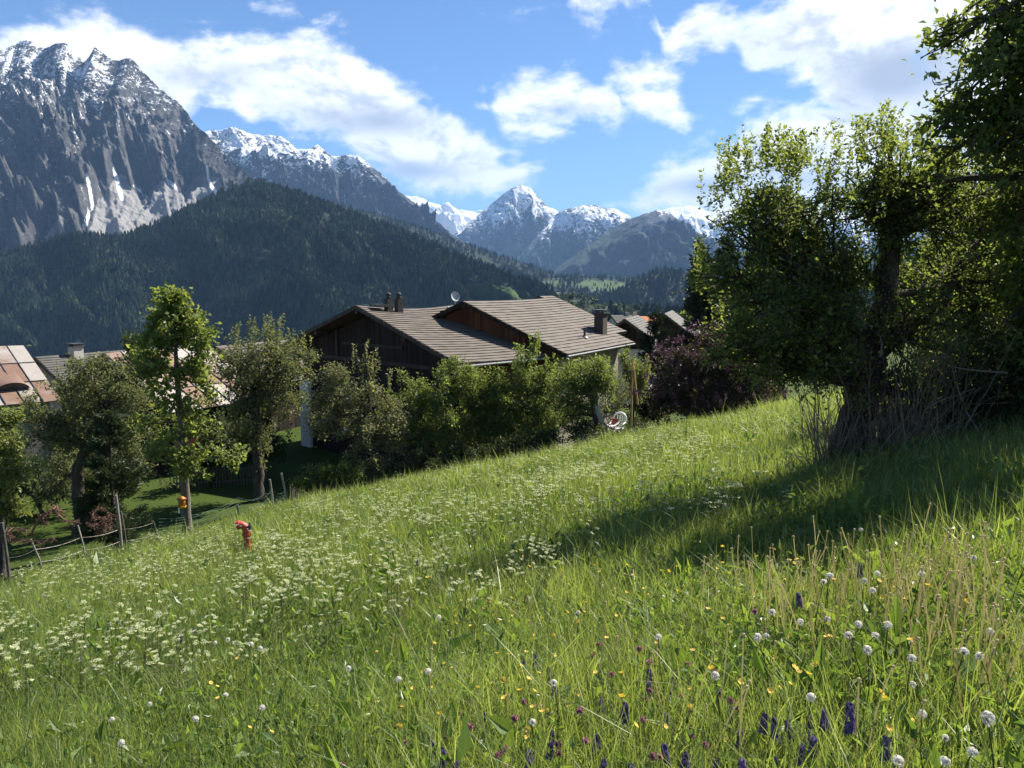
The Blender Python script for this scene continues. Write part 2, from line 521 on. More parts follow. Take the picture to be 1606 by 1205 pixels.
def mountain(name, ridge, zf, slope, ns, nt_, A, L, mat, snowline, snow_rng, snow_amt=0.55, treeline=None, tree_rng=150.0,
             jag=2.0, seed=0, extra=None, lean=0.0, back=0.5, conc=1.0, fine=1.0, snow_gully=0.5, shear=0.0, fanm=None):
    ridge = np.array(ridge, float)
    px = np.linspace(ridge[0, 0], ridge[-1, 0], ns)
    py = np.interp(px, ridge[:, 0], ridge[:, 1])
    Yd = np.interp(px, ridge[:, 0], ridge[:, 2])
    py = py + jag * fbm(px / 9.0 + seed * 7.1, seed * 3.7, 0.5, 4, 0.6) * 1.6
    Rg = np.array([P(a, b, c) for a, b, c in zip(px, py, Yd)])
    s = np.concatenate([[0], np.cumsum(np.linalg.norm(np.diff(Rg[:, :2], axis=0), axis=1))])
    dirv = -Rg[:, :2] / np.linalg.norm(Rg[:, :2], axis=1)[:, None]
    c, sn_ = math.cos(lean), math.sin(lean)
    dirv = np.stack([dirv[:, 0] * c - dirv[:, 1] * sn_, dirv[:, 0] * sn_ + dirv[:, 1] * c], -1)
    H = Rg[:, 2] - zf
    tf = np.linspace(0, 1, nt_) ** 1.12
    tb = -np.linspace(back, 0, 10, endpoint=False)
    t = np.concatenate([tb, tf])
    run = (H / math.tan(slope))[:, None] * np.abs(t)[None, :] * np.sign(t)[None, :]
    prof = np.where(t >= 0, 1 - np.clip(t, 0, 1) ** conc, 1 - np.abs(t) * 0.9)
    X = Rg[:, 0:1] + dirv[:, 0:1] * run
    Yw = Rg[:, 1:2] + dirv[:, 1:2] * run
    Z = zf + H[:, None] * prof[None, :]
    S = np.broadcast_to(s[:, None], X.shape)
    D = np.abs(run)
    Sx = S + shear * D
    wx = fbm(S / (L * 1.3) + seed, D / (L * 1.3), seed * 1.7, 3) * 0.55
    big = ridged(S / L + wx + seed * 3.1, D / (L * 1.15) + wx * 1.1, seed, 4, 0.5) - 0.9
    small = ridged(Sx / (L * 0.26) + wx * 3, D / (L * 0.27) + wx * 2.5, seed + 5.5, 5, 0.62) - 1.1
    env = sstep(0.0, 0.22, np.abs(t))[None, :] * np.minimum(1, 1.25 - 0.35 * np.abs(t))[None, :]
    if fanm is not None:
        sc_ = fanm(np.stack([X, Yw, Z], -1), S, D)
        env = env * (1 - 0.85 * sc_); small = small * (1 - 0.92 * sc_)
    iso = fbm(X / (L * 0.30), Yw / (L * 0.30), Z / (L * 0.30) + seed, 4, 0.6)
    rel = big * env + 0.50 * fine * iso * env + 0.17 * fine * small * (0.03 + 0.97 * sstep(0.0, 0.14, np.abs(t))[None, :])
    rel = np.where(rel > 0, rel * sstep(0.04, 0.42, t)[None, :], rel)
    X = X + dirv[:, 0:1] * rel * A * 0.55
    Yw = Yw + dirv[:, 1:2] * rel * A * 0.55
    Z = Z + rel * A * 0.8
    V = np.stack([X, Yw, Z], -1)
    streak = fbm(S / (L * 0.10) + wx * 4, D / (L * 0.45), seed + 2.2, 5, 0.6)
    hgt = sstep(snowline - snow_rng, snowline + snow_rng, Z + 0.35 * snow_rng * fbm(S / L, D / L, 3.3 + seed, 4))
    snow = hgt * snow_amt * 0.85 + 0.16 * streak * hgt ** 0.5 - snow_gully * 0.22 * (small + 0.1) * hgt ** 0.5 - 0.14
    forest = np.zeros_like(Z)
    if treeline is not None:
        forest = sstep(treeline + tree_rng, treeline - tree_rng, Z + tree_rng * 1.3 * fbm(S / (L * 0.5), D / (L * 0.9), 8.8 + seed, 4))
    at = {'snow': snow, 'forest': forest, 'scree': np.zeros_like(Z), 'meadow': np.zeros_like(Z)}
    if extra: extra(V, at, S, D)
    n0, n1 = X.shape
    i, j = np.meshgrid(np.arange(n0 - 1), np.arange(n1 - 1), indexing='ij')
    q = np.stack([i * n1 + j, i * n1 + j + 1, (i + 1) * n1 + j + 1, (i + 1) * n1 + j], -1).reshape(-1, 4)
    me = mesh_np(name, V.reshape(-1, 3), q, mat, {k: a.ravel() for k, a in at.items()}, True)
    o = tag(link(name, me), kind='structure')
    return o, V


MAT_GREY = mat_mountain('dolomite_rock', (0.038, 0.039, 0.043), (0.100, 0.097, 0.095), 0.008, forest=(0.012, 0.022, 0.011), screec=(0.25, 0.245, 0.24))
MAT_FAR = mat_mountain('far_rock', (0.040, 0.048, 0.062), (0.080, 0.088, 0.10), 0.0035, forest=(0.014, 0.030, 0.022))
MAT_HILL = mat_mountain('forest_floor', (0.03, 0.035, 0.02), (0.05, 0.055, 0.03), 0.02, forest=(0.012, 0.022, 0.010), bump=0.3)


def fan_mask(V, S, D):
    px, py = proj(V)
    wob = fbm(S / 120.0, D / 300.0, 4.4, 4) * 10
    sc = np.zeros(px.shape)
    for (ax, ay, bx, by, w0, w1) in [(184, 268, 205, 385, 6, 78), (262, 280, 262, 370, 8, 74), (325, 272, 322, 330, 8, 52), (98, 335, 80, 400, 3, 22), (352, 292, 352, 330, 3, 16)]:
        t = np.clip((py - ay) / (by - ay), 0, 1.2)
        cx_ = ax + (bx - ax) * t
        hw = w0 + (w1 - w0) * t
        sc = np.maximum(sc, sstep(1.15, 0.8, np.abs(px + wob - cx_) / hw) * sstep(ay - 4, ay + 14, py + wob * 0.4))
    return sc


def fans(V, at, S, D):
    px, py = proj(V)
    wob = fbm(S / 120.0, D / 300.0, 4.4, 4) * 10
    sc = fan_mask(V, S, D)
    at['scree'] = np.maximum(at['scree'], sc)
    at['snow'] = at['snow'] * (1 - sc)
    at['forest'] = at['forest'] * (1 - sc)
    # long pale couloirs of old snow
    for (x0, y0, x1, y1, wd) in [(178, 268, 190, 312, 2.6), (138, 275, 146, 320, 2.0), (146, 322, 130, 360, 1.6), (262, 282, 276, 294, 2.2), (328, 288, 342, 308, 2.0), (210, 290, 240, 318, 1.3), (324, 262, 326, 284, 1.6)]:
        t = np.clip(((px - x0) * (x1 - x0) + (py - y0) * (y1 - y0)) / ((x1 - x0) ** 2 + (y1 - y0) ** 2), 0, 1)
        d = np.hypot(px + wob * 0.3 - x0 - t * (x1 - x0), py - y0 - t * (y1 - y0))
        at['snow'] = np.maximum(at['snow'], 1.2 * sstep(wd * 1.7, wd * 0.5, d))


k = 1000.0
BIG = [(-200, 150, 3.9 * k), (-120, 120, 4.0 * k), (-60, 98, 4.1 * k), (0, 80, 4.3 * k), (18, 72, 4.35 * k), (32, 64, 4.4 * k), (44, 62, 4.4 * k), (60, 72, 4.4 * k), (70, 76, 4.4 * k), (88, 69, 4.35 * k), (102, 67, 4.35 * k), (118, 84, 4.35 * k), (132, 96, 4.35 * k), (140, 88, 4.3 * k), (148, 75, 4.3 * k), (160, 82, 4.3 * k), (174, 92, 4.3 * k),
       (186, 97, 4.3 * k), (194, 92, 4.3 * k), (204, 91, 4.3 * k), (214, 98, 4.3 * k), (224, 112, 4.3 * k), (250, 139, 4.25 * k), (285, 166, 4.2 * k), (306, 195, 4.1 * k), (330, 216, 4.0 * k), (360, 250, 3.9 * k), (386, 271, 3.8 * k), (420, 300, 3.7 * k), (480, 345, 3.6 * k), (520, 375, 3.5 * k)]
mountain('mountain', BIG, -120, R(38), 560, 300, 230, 520, MAT_GREY, 660, 720, 0.62, treeline=130, tree_rng=120, jag=1.3, seed=1.0, extra=fans, lean=R(-12), conc=0.92, shear=0.5, fanm=fan_mask)

MID = [(290, 215, 6.3 * k), (330, 205, 6.4 * k), (346, 204, 6.4 * k), (366, 199, 6.4 * k), (394, 210, 6.4 * k), (420, 213, 6.4 * k), (440, 214, 6.4 * k), (465, 233, 6.4 * k), (480, 236, 6.4 * k), (498, 227, 6.5 * k), (520, 246, 6.5 * k), (545, 243, 6.5 * k), (560, 244, 6.5 * k), (578, 256, 6.5 * k), (600, 274, 6.5 * k), (625, 300, 6.4 * k), (650, 318, 6.3 * k),
       (680, 343, 6.2 * k), (700, 360, 6.1 * k), (740, 392, 6.0 * k), (800, 425, 5.9 * k)]
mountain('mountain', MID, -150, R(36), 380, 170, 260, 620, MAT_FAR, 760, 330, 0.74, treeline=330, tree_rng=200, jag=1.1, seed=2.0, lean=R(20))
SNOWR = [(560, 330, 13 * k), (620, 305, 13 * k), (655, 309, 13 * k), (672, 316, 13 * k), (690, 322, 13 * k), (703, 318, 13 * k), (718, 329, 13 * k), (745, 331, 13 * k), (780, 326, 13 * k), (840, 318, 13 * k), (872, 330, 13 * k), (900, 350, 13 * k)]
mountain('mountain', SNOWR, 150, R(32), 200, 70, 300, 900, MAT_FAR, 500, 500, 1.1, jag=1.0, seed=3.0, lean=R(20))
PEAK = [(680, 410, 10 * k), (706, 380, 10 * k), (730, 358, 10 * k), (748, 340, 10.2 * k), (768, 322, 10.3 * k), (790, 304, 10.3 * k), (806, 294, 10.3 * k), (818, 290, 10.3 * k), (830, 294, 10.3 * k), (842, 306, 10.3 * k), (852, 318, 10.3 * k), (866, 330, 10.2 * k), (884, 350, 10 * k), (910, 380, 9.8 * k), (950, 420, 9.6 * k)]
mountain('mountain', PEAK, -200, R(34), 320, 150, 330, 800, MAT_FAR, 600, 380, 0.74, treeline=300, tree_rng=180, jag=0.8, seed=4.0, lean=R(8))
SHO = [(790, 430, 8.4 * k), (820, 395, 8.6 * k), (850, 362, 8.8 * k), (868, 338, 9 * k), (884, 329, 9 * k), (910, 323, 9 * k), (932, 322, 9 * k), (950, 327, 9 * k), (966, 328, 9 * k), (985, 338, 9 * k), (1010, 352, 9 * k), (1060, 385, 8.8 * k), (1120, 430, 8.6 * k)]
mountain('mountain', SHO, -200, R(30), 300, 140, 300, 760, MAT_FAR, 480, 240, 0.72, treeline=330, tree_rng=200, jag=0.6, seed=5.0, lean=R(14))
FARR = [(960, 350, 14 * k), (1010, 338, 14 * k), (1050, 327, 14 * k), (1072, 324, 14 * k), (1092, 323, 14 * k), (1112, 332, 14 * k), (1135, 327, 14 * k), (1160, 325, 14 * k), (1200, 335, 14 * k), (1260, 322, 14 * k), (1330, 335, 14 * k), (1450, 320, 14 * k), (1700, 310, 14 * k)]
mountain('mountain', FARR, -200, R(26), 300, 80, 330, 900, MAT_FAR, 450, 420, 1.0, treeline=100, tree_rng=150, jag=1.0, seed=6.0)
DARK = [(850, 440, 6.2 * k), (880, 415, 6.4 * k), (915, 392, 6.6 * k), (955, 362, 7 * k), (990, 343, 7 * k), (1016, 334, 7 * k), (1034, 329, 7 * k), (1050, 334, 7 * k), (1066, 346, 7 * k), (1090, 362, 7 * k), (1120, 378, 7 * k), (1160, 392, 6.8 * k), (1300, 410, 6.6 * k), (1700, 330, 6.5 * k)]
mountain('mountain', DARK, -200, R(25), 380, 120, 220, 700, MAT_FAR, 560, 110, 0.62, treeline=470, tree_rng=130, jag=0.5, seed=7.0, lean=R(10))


def hill_masks(polys):
    def f(V, at, S, D):
        px, py = proj(V)
        wob = fbm(S / 60.0, D / 80.0, 2.0, 3) * 9
        mk = np.zeros(px.shape)
        for (cx_, cy_, rx, ry, sl) in polys:
            yy = py - cy_ - sl * (px - cx_)
            mk = np.maximum(mk, sstep(1.15, 0.85, np.hypot((px + wob - cx_) / rx, (yy + wob * 0.3) / ry)))
        at['meadow'] = mk
        at['forest'] = np.ones(px.shape) * (1 - mk)
        at['snow'] = np.full(px.shape, -1.0)
    return f


HILL2 = [(430, 300, 3.6 * k), (560, 330, 3.6 * k), (640, 352, 3.6 * k), (700, 372, 3.6 * k), (760, 394, 3.6 * k), (820, 414, 3.5 * k), (860, 428, 3.4 * k), (900, 445, 3.3 * k), (960, 465, 3.2 * k)]
_, VH2 = mountain('forest_hill', HILL2, -170, R(22), 200, 60, 60, 400, MAT_HILL, 9e9, 1, treeline=9e9, jag=0.6, seed=8.0, extra=hill_masks([]), fine=0.3)
HILL1 = [(-260, 470, 2.0 * k), (-100, 430, 2.0 * k), (0, 402, 2.05 * k), (60, 384, 2.1 * k), (110, 368, 2.1 * k), (150, 371, 2.1 * k), (190, 374, 2.15 * k), (240, 356, 2.2 * k), (290, 332, 2.2 * k), (340, 308, 2.25 * k), (378, 288, 2.3 * k), (400, 286, 2.3 * k), (430, 294, 2.3 * k), (480, 308, 2.25 * k),
         (540, 332, 2.2 * k), (590, 352, 2.15 * k), (630, 366, 2.1 * k), (680, 388, 2.0 * k), (740, 412, 1.9 * k), (800, 433, 1.8 * k), (840, 448, 1.7 * k), (900, 480, 1.6 * k)]
_, VH1 = mountain('forest_hill', HILL1, -150, R(24), 320, 110, 55, 330, MAT_HILL, 9e9, 1, treeline=9e9, jag=0.5, seed=9.0, extra=hill_masks([(778, 460, 60, 13, 0.15)]), fine=0.3, lean=R(10))
KNOLL = [(930, 478, 2.4 * k), (965, 462, 2.4 * k), (990, 444, 2.45 * k), (1018, 430, 2.5 * k), (1042, 425, 2.5 * k), (1064, 428, 2.5 * k), (1090, 436, 2.5 * k), (1150, 446, 2.5 * k), (1300, 440, 2.5 * k), (1700, 420, 2.5 * k)]
_, VKN = mountain('forest_hill', KNOLL, -170, R(24), 200, 50, 40, 300, MAT_HILL, 9e9, 1, treeline=9e9, jag=0.4, seed=10.0, extra=hill_masks([]), fine=0.3)
VALL = [(700, 452, 2.9 * k), (780, 446, 3.0 * k), (850, 436, 3.1 * k), (905, 436, 3.2 * k), (960, 437, 3.3 * k), (1010, 439, 3.4 * k), (1100, 442, 3.4 * k)]
_, VVA = mountain('valley_hill', VALL, -190, R(9), 200, 60, 25, 400, MAT_HILL, 9e9, 1, treeline=9e9, jag=0.2, seed=11.0, extra=hill_masks([(945, 449, 42, 9, 0.02), (872, 445, 22, 4, 0.05), (800, 455, 50, 8, 0.1)]), fine=0.3)
FORE = [(820, 488, 1.0 * k), (860, 473, 1.05 * k), (900, 466, 1.1 * k), (940, 478, 1.1 * k), (990, 486, 1.1 * k), (1040, 490, 1.1 * k), (1120, 495, 1.1 * k)]
_, VFO = mountain('valley_hill', FORE, -110, R(15), 120, 30, 14, 150, MAT_HILL, 9e9, 1, treeline=9e9, jag=0.2, seed=12.0, extra=hill_masks([(945, 482, 12, 4, 0.0), (900, 475, 8, 3, 0)]), fine=0.3)


# ---------------------------------------------------------------- far conifers: one mass per hill, every tree real geometry
def conifer_template(r, tiers=3, n=7):
    V = []; T = []
    z0 = 0.10
    for k_ in range(tiers):
        f = k_ / tiers
        zb = z0 + (1 - z0) * f * 0.92
        zt = min(1.0, zb + (1 - z0) * (0.62 if k_ < tiers - 1 else 0.45))
        if k_ == tiers - 1: zt = 1.0
        R0 = 0.19 * (1 - f) ** 0.85 + 0.03
        b = len(V)
        V.append((r.uniform(-.01, .01), r.uniform(-.01, .01), zt))
        for i in range(n * 2):
            a = math.pi * i / n + k_
            rr = R0 * (1.0 if i % 2 == 0 else 0.55) * r.uniform(0.8, 1.2)
            V.append((rr * math.cos(a), rr * math.sin(a), zb + r.uniform(-.03, .03) + (0.0 if i % 2 == 0 else 0.05)))
        for i in range(n * 2):
            T.append((b, b + 1 + i, b + 1 + (i + 1) % (n * 2)))
    return np.array(V), np.array(T)


def broad_template(r, n=70):
    V = []; T = []
    for i in range(n):
        d = r.normal(size=3); d /= np.linalg.norm(d)
        c = d * r.uniform(0.5, 1.0) * np.array([0.30, 0.30, 0.36]) + np.array([0, 0, 0.6])
        b = len(V)
        for q in range(3):
            V.append(c + r.normal(size=3) * 0.085)
        T.append((b, b + 1, b + 2))
    return np.array(V), np.array(T)


tr_ = np.random.RandomState(5)
CT = [conifer_template(tr_) for _ in range(5)]
BT = [broad_template(tr_) for _ in range(3)]


def scatter(name, V, n, hmin, hmax, mat, seed, polys=(), broad=0.0, tmax=1.0, dens=None):
    r = np.random.RandomState(seed)
    Vf = V[:, 10:, :]                      # front face only, plus a strip of the back
    Vf = np.concatenate([V[:, 7:10, :], Vf], 1)
    n0, n1 = Vf.shape[:2]
    a = Vf[:-1, :-1]; e1 = Vf[1:, :-1] - a; e2 = Vf[:-1, 1:] - a
    area = np.linalg.norm(np.cross(e1, e2), axis=-1)
    area[:, int(n1 * tmax):] = 0
    pr = (area / area.sum()).ravel()
    idx = r.choice(len(pr), n, p=pr)
    i, j = idx // (n1 - 1), idx % (n1 - 1)
    u, v = r.rand(n, 1), r.rand(n, 1)
    pos = Vf[i, j] * (1 - u) * (1 - v) + Vf[i + 1, j] * u * (1 - v) + Vf[i, j + 1] * (1 - u) * v + Vf[i + 1, j + 1] * u * v
    px, py = proj(pos)
    keep = (px > -160) & (px < 1760)
    for (cx_, cy_, rx, ry, sl) in polys:
        yy = py - cy_ - sl * (px - cx_)
        keep &= (np.hypot((px - cx_) / rx, yy / ry) > 1.0) | (r.rand(n) < 0.05)
    gap = fbm(pos[:, 0] / 60.0, pos[:, 1] / 110.0, seed + 7.7, 4)
    keep &= (gap > -0.42) | (r.rand(n) < 0.15)
    pos = pos[keep]; n = len(pos)
    isb = (fbm(pos[:, 0] / 130, pos[:, 1] / 130, seed) + r.normal(size=n) * 0.2) > (1.0 - 2.0 * broad)
    VV = []; TT = []; A = []; off = 0
    for tmpl, sel in [(t, (~isb) & (np.arange(n) % 5 == q)) for q, t in enumerate(CT)] + [(t, isb & (np.arange(n) % 3 == q)) for q, t in enumerate(BT)]:
        p = pos[sel]
        if not len(p): continue
        bv, bt = tmpl
        zone = fbm(p[:, 0] / 170.0, p[:, 1] / 170.0, seed + 0.5, 4)
        h = (hmin * 0.75 + (hmax * 1.1 - hmin * 0.75) * r.beta(2.2, 1.8, len(p))) * (1 + 0.25 * zone) * np.where(isb[sel], 0.62, 1.0)
        ang = r.uniform(0, 6.28, len(p)); wd = r.uniform(0.85, 1.3, len(p)) * np.where(isb[sel], 1.3, 1.0)
        c, s_ = np.cos(ang), np.sin(ang)
        x = (bv[None, :, 0] * c[:, None] - bv[None, :, 1] * s_[:, None]) * (h * wd)[:, None]
        y = (bv[None, :, 0] * s_[:, None] + bv[None, :, 1] * c[:, None]) * (h * wd)[:, None]
        z = bv[None, :, 2] * h[:, None]
        VV.append((np.stack([x, y, z], -1) + p[:, None, :]).reshape(-1, 3))
        TT.append((bt[None] + (off + np.arange(len(p)) * len(bv))[:, None, None]).reshape(-1, 3))
        tint = np.clip(r.normal(0.33, 0.22, len(p)) + 0.45 * zone + np.where(isb[sel], 0.55, 0.0), 0, 1)
        A.append(np.repeat(tint, len(bv))); off += len(p) * len(bv)
    me = mesh_np(name, np.concatenate(VV), np.concatenate(TT), mat, {'tint': np.concatenate(A)})
    return tag(link(name, me), kind='stuff')


MAT_CON = mat_leaf('spruce_needles', (0.008, 0.020, 0.009), (0.044, 0.085, 0.024), 0.12, 0.6, 0.15)
scatter('conifer_forest', VH1, 25000, 11, 21, MAT_CON, 21, [(778, 460, 60, 13, 0.15)], 0.10)
scatter('conifer_forest', VH2, 6500, 13, 24, MAT_CON, 22, [], 0.0)
scatter('conifer_forest', VKN, 6000, 13, 24, MAT_CON, 23, [], 0.12)
scatter('valley_woodland', VVA, 3600, 12, 24, MAT_CON, 24, [(945, 449, 42, 9, 0.02), (872, 445, 22, 4, 0.05), (800, 455, 50, 8, 0.1)], 0.3)
scatter('valley_woodland', VFO, 1500, 9, 17, MAT_CON, 25, [(945, 482, 12, 4, 0.0), (900, 475, 8, 3, 0)], 0.55)

# ---------------------------------------------------------------- air
if HAZE_D > 0:
    hm, nt = new_mat('valley_air'); g = N(nt)
    pv = g.n('ShaderNodeVolumePrincipled')
    pv.inputs['Color'].default_value = (0.32, 0.57, 1.0, 1); pv.inputs['Density'].default_value = HAZE_D
    pv.inputs['Anisotropy'].default_value = 0.0
    ho = g.n('ShaderNodeOutputMaterial'); g.l(pv.outputs[0], ho.inputs['Volume'])
    hb = MB(); hb.box((-16500, -3100, -900), (33000, 0, 0), (0, 27600, 0), (0, 0, 3600))
    tag(hb.build('haze', hm), kind='stuff')
# ---------------------------------------------------------------- building materials
def mat_planks(name, c1, c2, width=0.18, bump=0.5):
    """Weathered vertical boards (object x+y runs along the wall)."""
    m, nt = new_mat(name); g = N(nt)
    v = g.coord()
    s = g.n('ShaderNodeSeparateXYZ'); g.l(v, s.inputs[0])
    u = g.m('MULTIPLY', g.m('ADD', s.outputs[0], g.m('MULTIPLY', s.outputs[1], -0.9)), 0.75 / width)
    fl = g.m('FLOOR', u); fr = g.m('FRACT', u)
    wn = g.n('ShaderNodeTexWhiteNoise', noise_dimensions='1D'); g.l(fl, wn.inputs['W'])
    a = g.noise(g.mapping(v, (6, 6, 0.5)), 2.5, 6, 0.6)
    f = g.m('ADD', g.m('MULTIPLY', wn.outputs[0], 0.6), g.m('MULTIPLY', a, 0.5))
    col = g.mix(g.ss(f, 0.2, 0.95), c1, c2)
    gap = g.ss(g.m('ABSOLUTE', g.m('SUBTRACT', fr, 0.5)), 0.43, 0.48)
    col = g.mix(gap, col, tuple(c * 0.25 for c in c1))
    h = g.m('SUBTRACT', g.m('ADD', g.m('MULTIPLY', wn.outputs[0], 0.5), g.m('MULTIPLY', a, 0.3)), gap)
    g.out(g.bsdf(col, 0.85, 0.2, h, bump, 0.03))
    return m


def mat_tile(name, c1, c2):
    m, nt = new_mat(name); g = N(nt)
    v = g.coord()
    a = g.noise(v, 1.2, 6, 0.65); b = g.noise(v, 14.0, 3, 0.6)
    col = g.mix(g.ss(a, 0.3, 0.7), c1, c2)
    col = g.mix(g.ss(b, 0.5, 0.8, 0, 0.5), col, tuple(c * 0.55 for c in c1))
    t = g.attr('tint')
    col = g.mix(t, col, tuple(c * 1.12 for c in c2))
    g.out(g.bsdf(col, 0.82, 0.3, b, 0.4, 0.02))
    return m


def mat_rusty(name):
    m, nt = new_mat(name); g = N(nt)
    v = g.coord(); t = g.attr('tint')
    a = g.noise(v, 0.9, 7, 0.68); b = g.noise(v, 4.5, 6, 0.7)
    rust = g.mix(b, (0.130, 0.073, 0.048), (0.245, 0.155, 0.108))
    grey = g.mix(b, (0.24, 0.215, 0.19), (0.40, 0.37, 0.335))
    f = g.ss(g.m('ADD', g.m('MULTIPLY', a, 0.8), g.m('MULTIPLY_ADD', t, 0.5, g.m('MULTIPLY', b, 0.5))), 0.70, 1.05)
    col = g.mix(f, grey, rust)
    g.out(g.bsdf(col, 0.55, 0.4, b, 0.25, 0.02, 0.15))
    return m


M_WOOD_DK = mat_planks('dark_weathered_boards', (0.016, 0.011, 0.008), (0.040, 0.028, 0.020))
M_WOOD_OR = mat_planks('orange_brown_boards', (0.075, 0.028, 0.012), (0.155, 0.062, 0.025))
M_BEAM = mat_noise('beam_wood', (0.042, 0.033, 0.025), (0.078, 0.062, 0.046), 3, stretch=(1, 1, 1))
M_PLASTER = mat_noise('grey_plaster', (0.36, 0.34, 0.30), (0.48, 0.46, 0.42), 1.5, bump=0.4)
M_PLASTER_D = mat_noise('rough_ochre_plaster', (0.24, 0.21, 0.165), (0.36, 0.32, 0.26), 1.5, bump=0.5)
M_TILE = mat_tile('brown_roof_tile', (0.082, 0.069, 0.057), (0.128, 0.109, 0.091))
M_TILE_G = mat_tile('grey_slate', (0.055, 0.054, 0.050), (0.088, 0.085, 0.078))
M_TILE_O = mat_tile('orange_clay_tile', (0.36, 0.13, 0.055), (0.48, 0.19, 0.085))
M_RUST = mat_rusty('rusty_sheet_metal')
M_ZINC = mat_noise('zinc_gutter', (0.26, 0.26, 0.255), (0.36, 0.36, 0.35), 5, 0.4, 0.05, spec=0.5, metal=0.4)
M_BRICK = mat_noise('sooty_chimney', (0.045, 0.038, 0.033), (0.085, 0.07, 0.06), 6, bump=0.6)
M_DARKMET = mat_noise('dark_metal', (0.03, 0.03, 0.032), (0.06, 0.06, 0.06), 6, 0.5, 0.1, spec=0.5)
M_GLASS = mat_noise('window_glass', (0.02, 0.025, 0.03), (0.03, 0.035, 0.045), 1, 0.08, 0.0, spec=0.8)
M_WHITE = mat_noise('white_plastic', (0.72, 0.72, 0.69), (0.80, 0.80, 0.78), 4, 0.4, 0.05, spec=0.4)
Z3 = np.array([0, 0, 1.0])


def roof_side(mb, A, d, L, s, w, drop, n, sag, rng_, lip=0.042, panels=None, wave=0.0):
    """One slope: stepped courses from ridge line (A + d*t) down to the eave, s = horizontal unit toward the eave."""
    nrm = np.cross(d, s * w - Z3 * drop); nrm /= np.linalg.norm(nrm)
    if nrm[2] < 0: nrm = -nrm
    m_ = 26
    tt = np.linspace(0, L, m_ + 1)
    sg = sag * np.sin(math.pi * tt / L)

    def pt(f, up):
        return A + np.outer(tt, d) + (s * w * f)[None] - Z3[None] * (drop * f + sg * (1 - 0.7 * f))[:, None] + nrm * up
    for i in range(n):
        f0, f1 = i / n, (i + 1) / n
        jit = fbm(tt * 1.7 + rng_ * 3 + i * 7.3, i * 1.9, 0.3, 3) * 0.022
        a_ = pt(f0 - (0.02 / n if i else 0), 0.0); b_ = pt(f1, lip + 0.0) + nrm * jit[:, None]
        c_ = pt(f1, -0.004)
        V = np.concatenate([a_, b_, c_])
        k_ = m_ + 1; q = []
        for j in range(m_):
            q.append([j, j + 1, k_ + j + 1, k_ + j]); q.append([k_ + j, k_ + j + 1, 2 * k_ + j + 1, 2 * k_ + j])
        mb.add(V, q, a=np.clip(0.25 + 0.5 * fbm(np.tile(tt, 3) * 1.1, i * 0.9, rng_, 3), 0, 1))
    # underside and edges
    up_, lo = pt(0, -0.01), pt(1, -0.01)
    u2, l2 = pt(0, -0.20), pt(1, -0.20)
    V = np.concatenate([u2, l2, lo, up_]); k_ = m_ + 1; q = []
    for j in range(m_):
        q.append([j, j + 1, k_ + j + 1, k_ + j]); q.append([k_ + j, k_ + j + 1, 2 * k_ + j + 1, 2 * k_ + j])
    for e in (0, m_):
        q.append([e, k_ + e, 2 * k_ + e, 3 * k_ + e])
    mb.add(V, q, a=0.0)


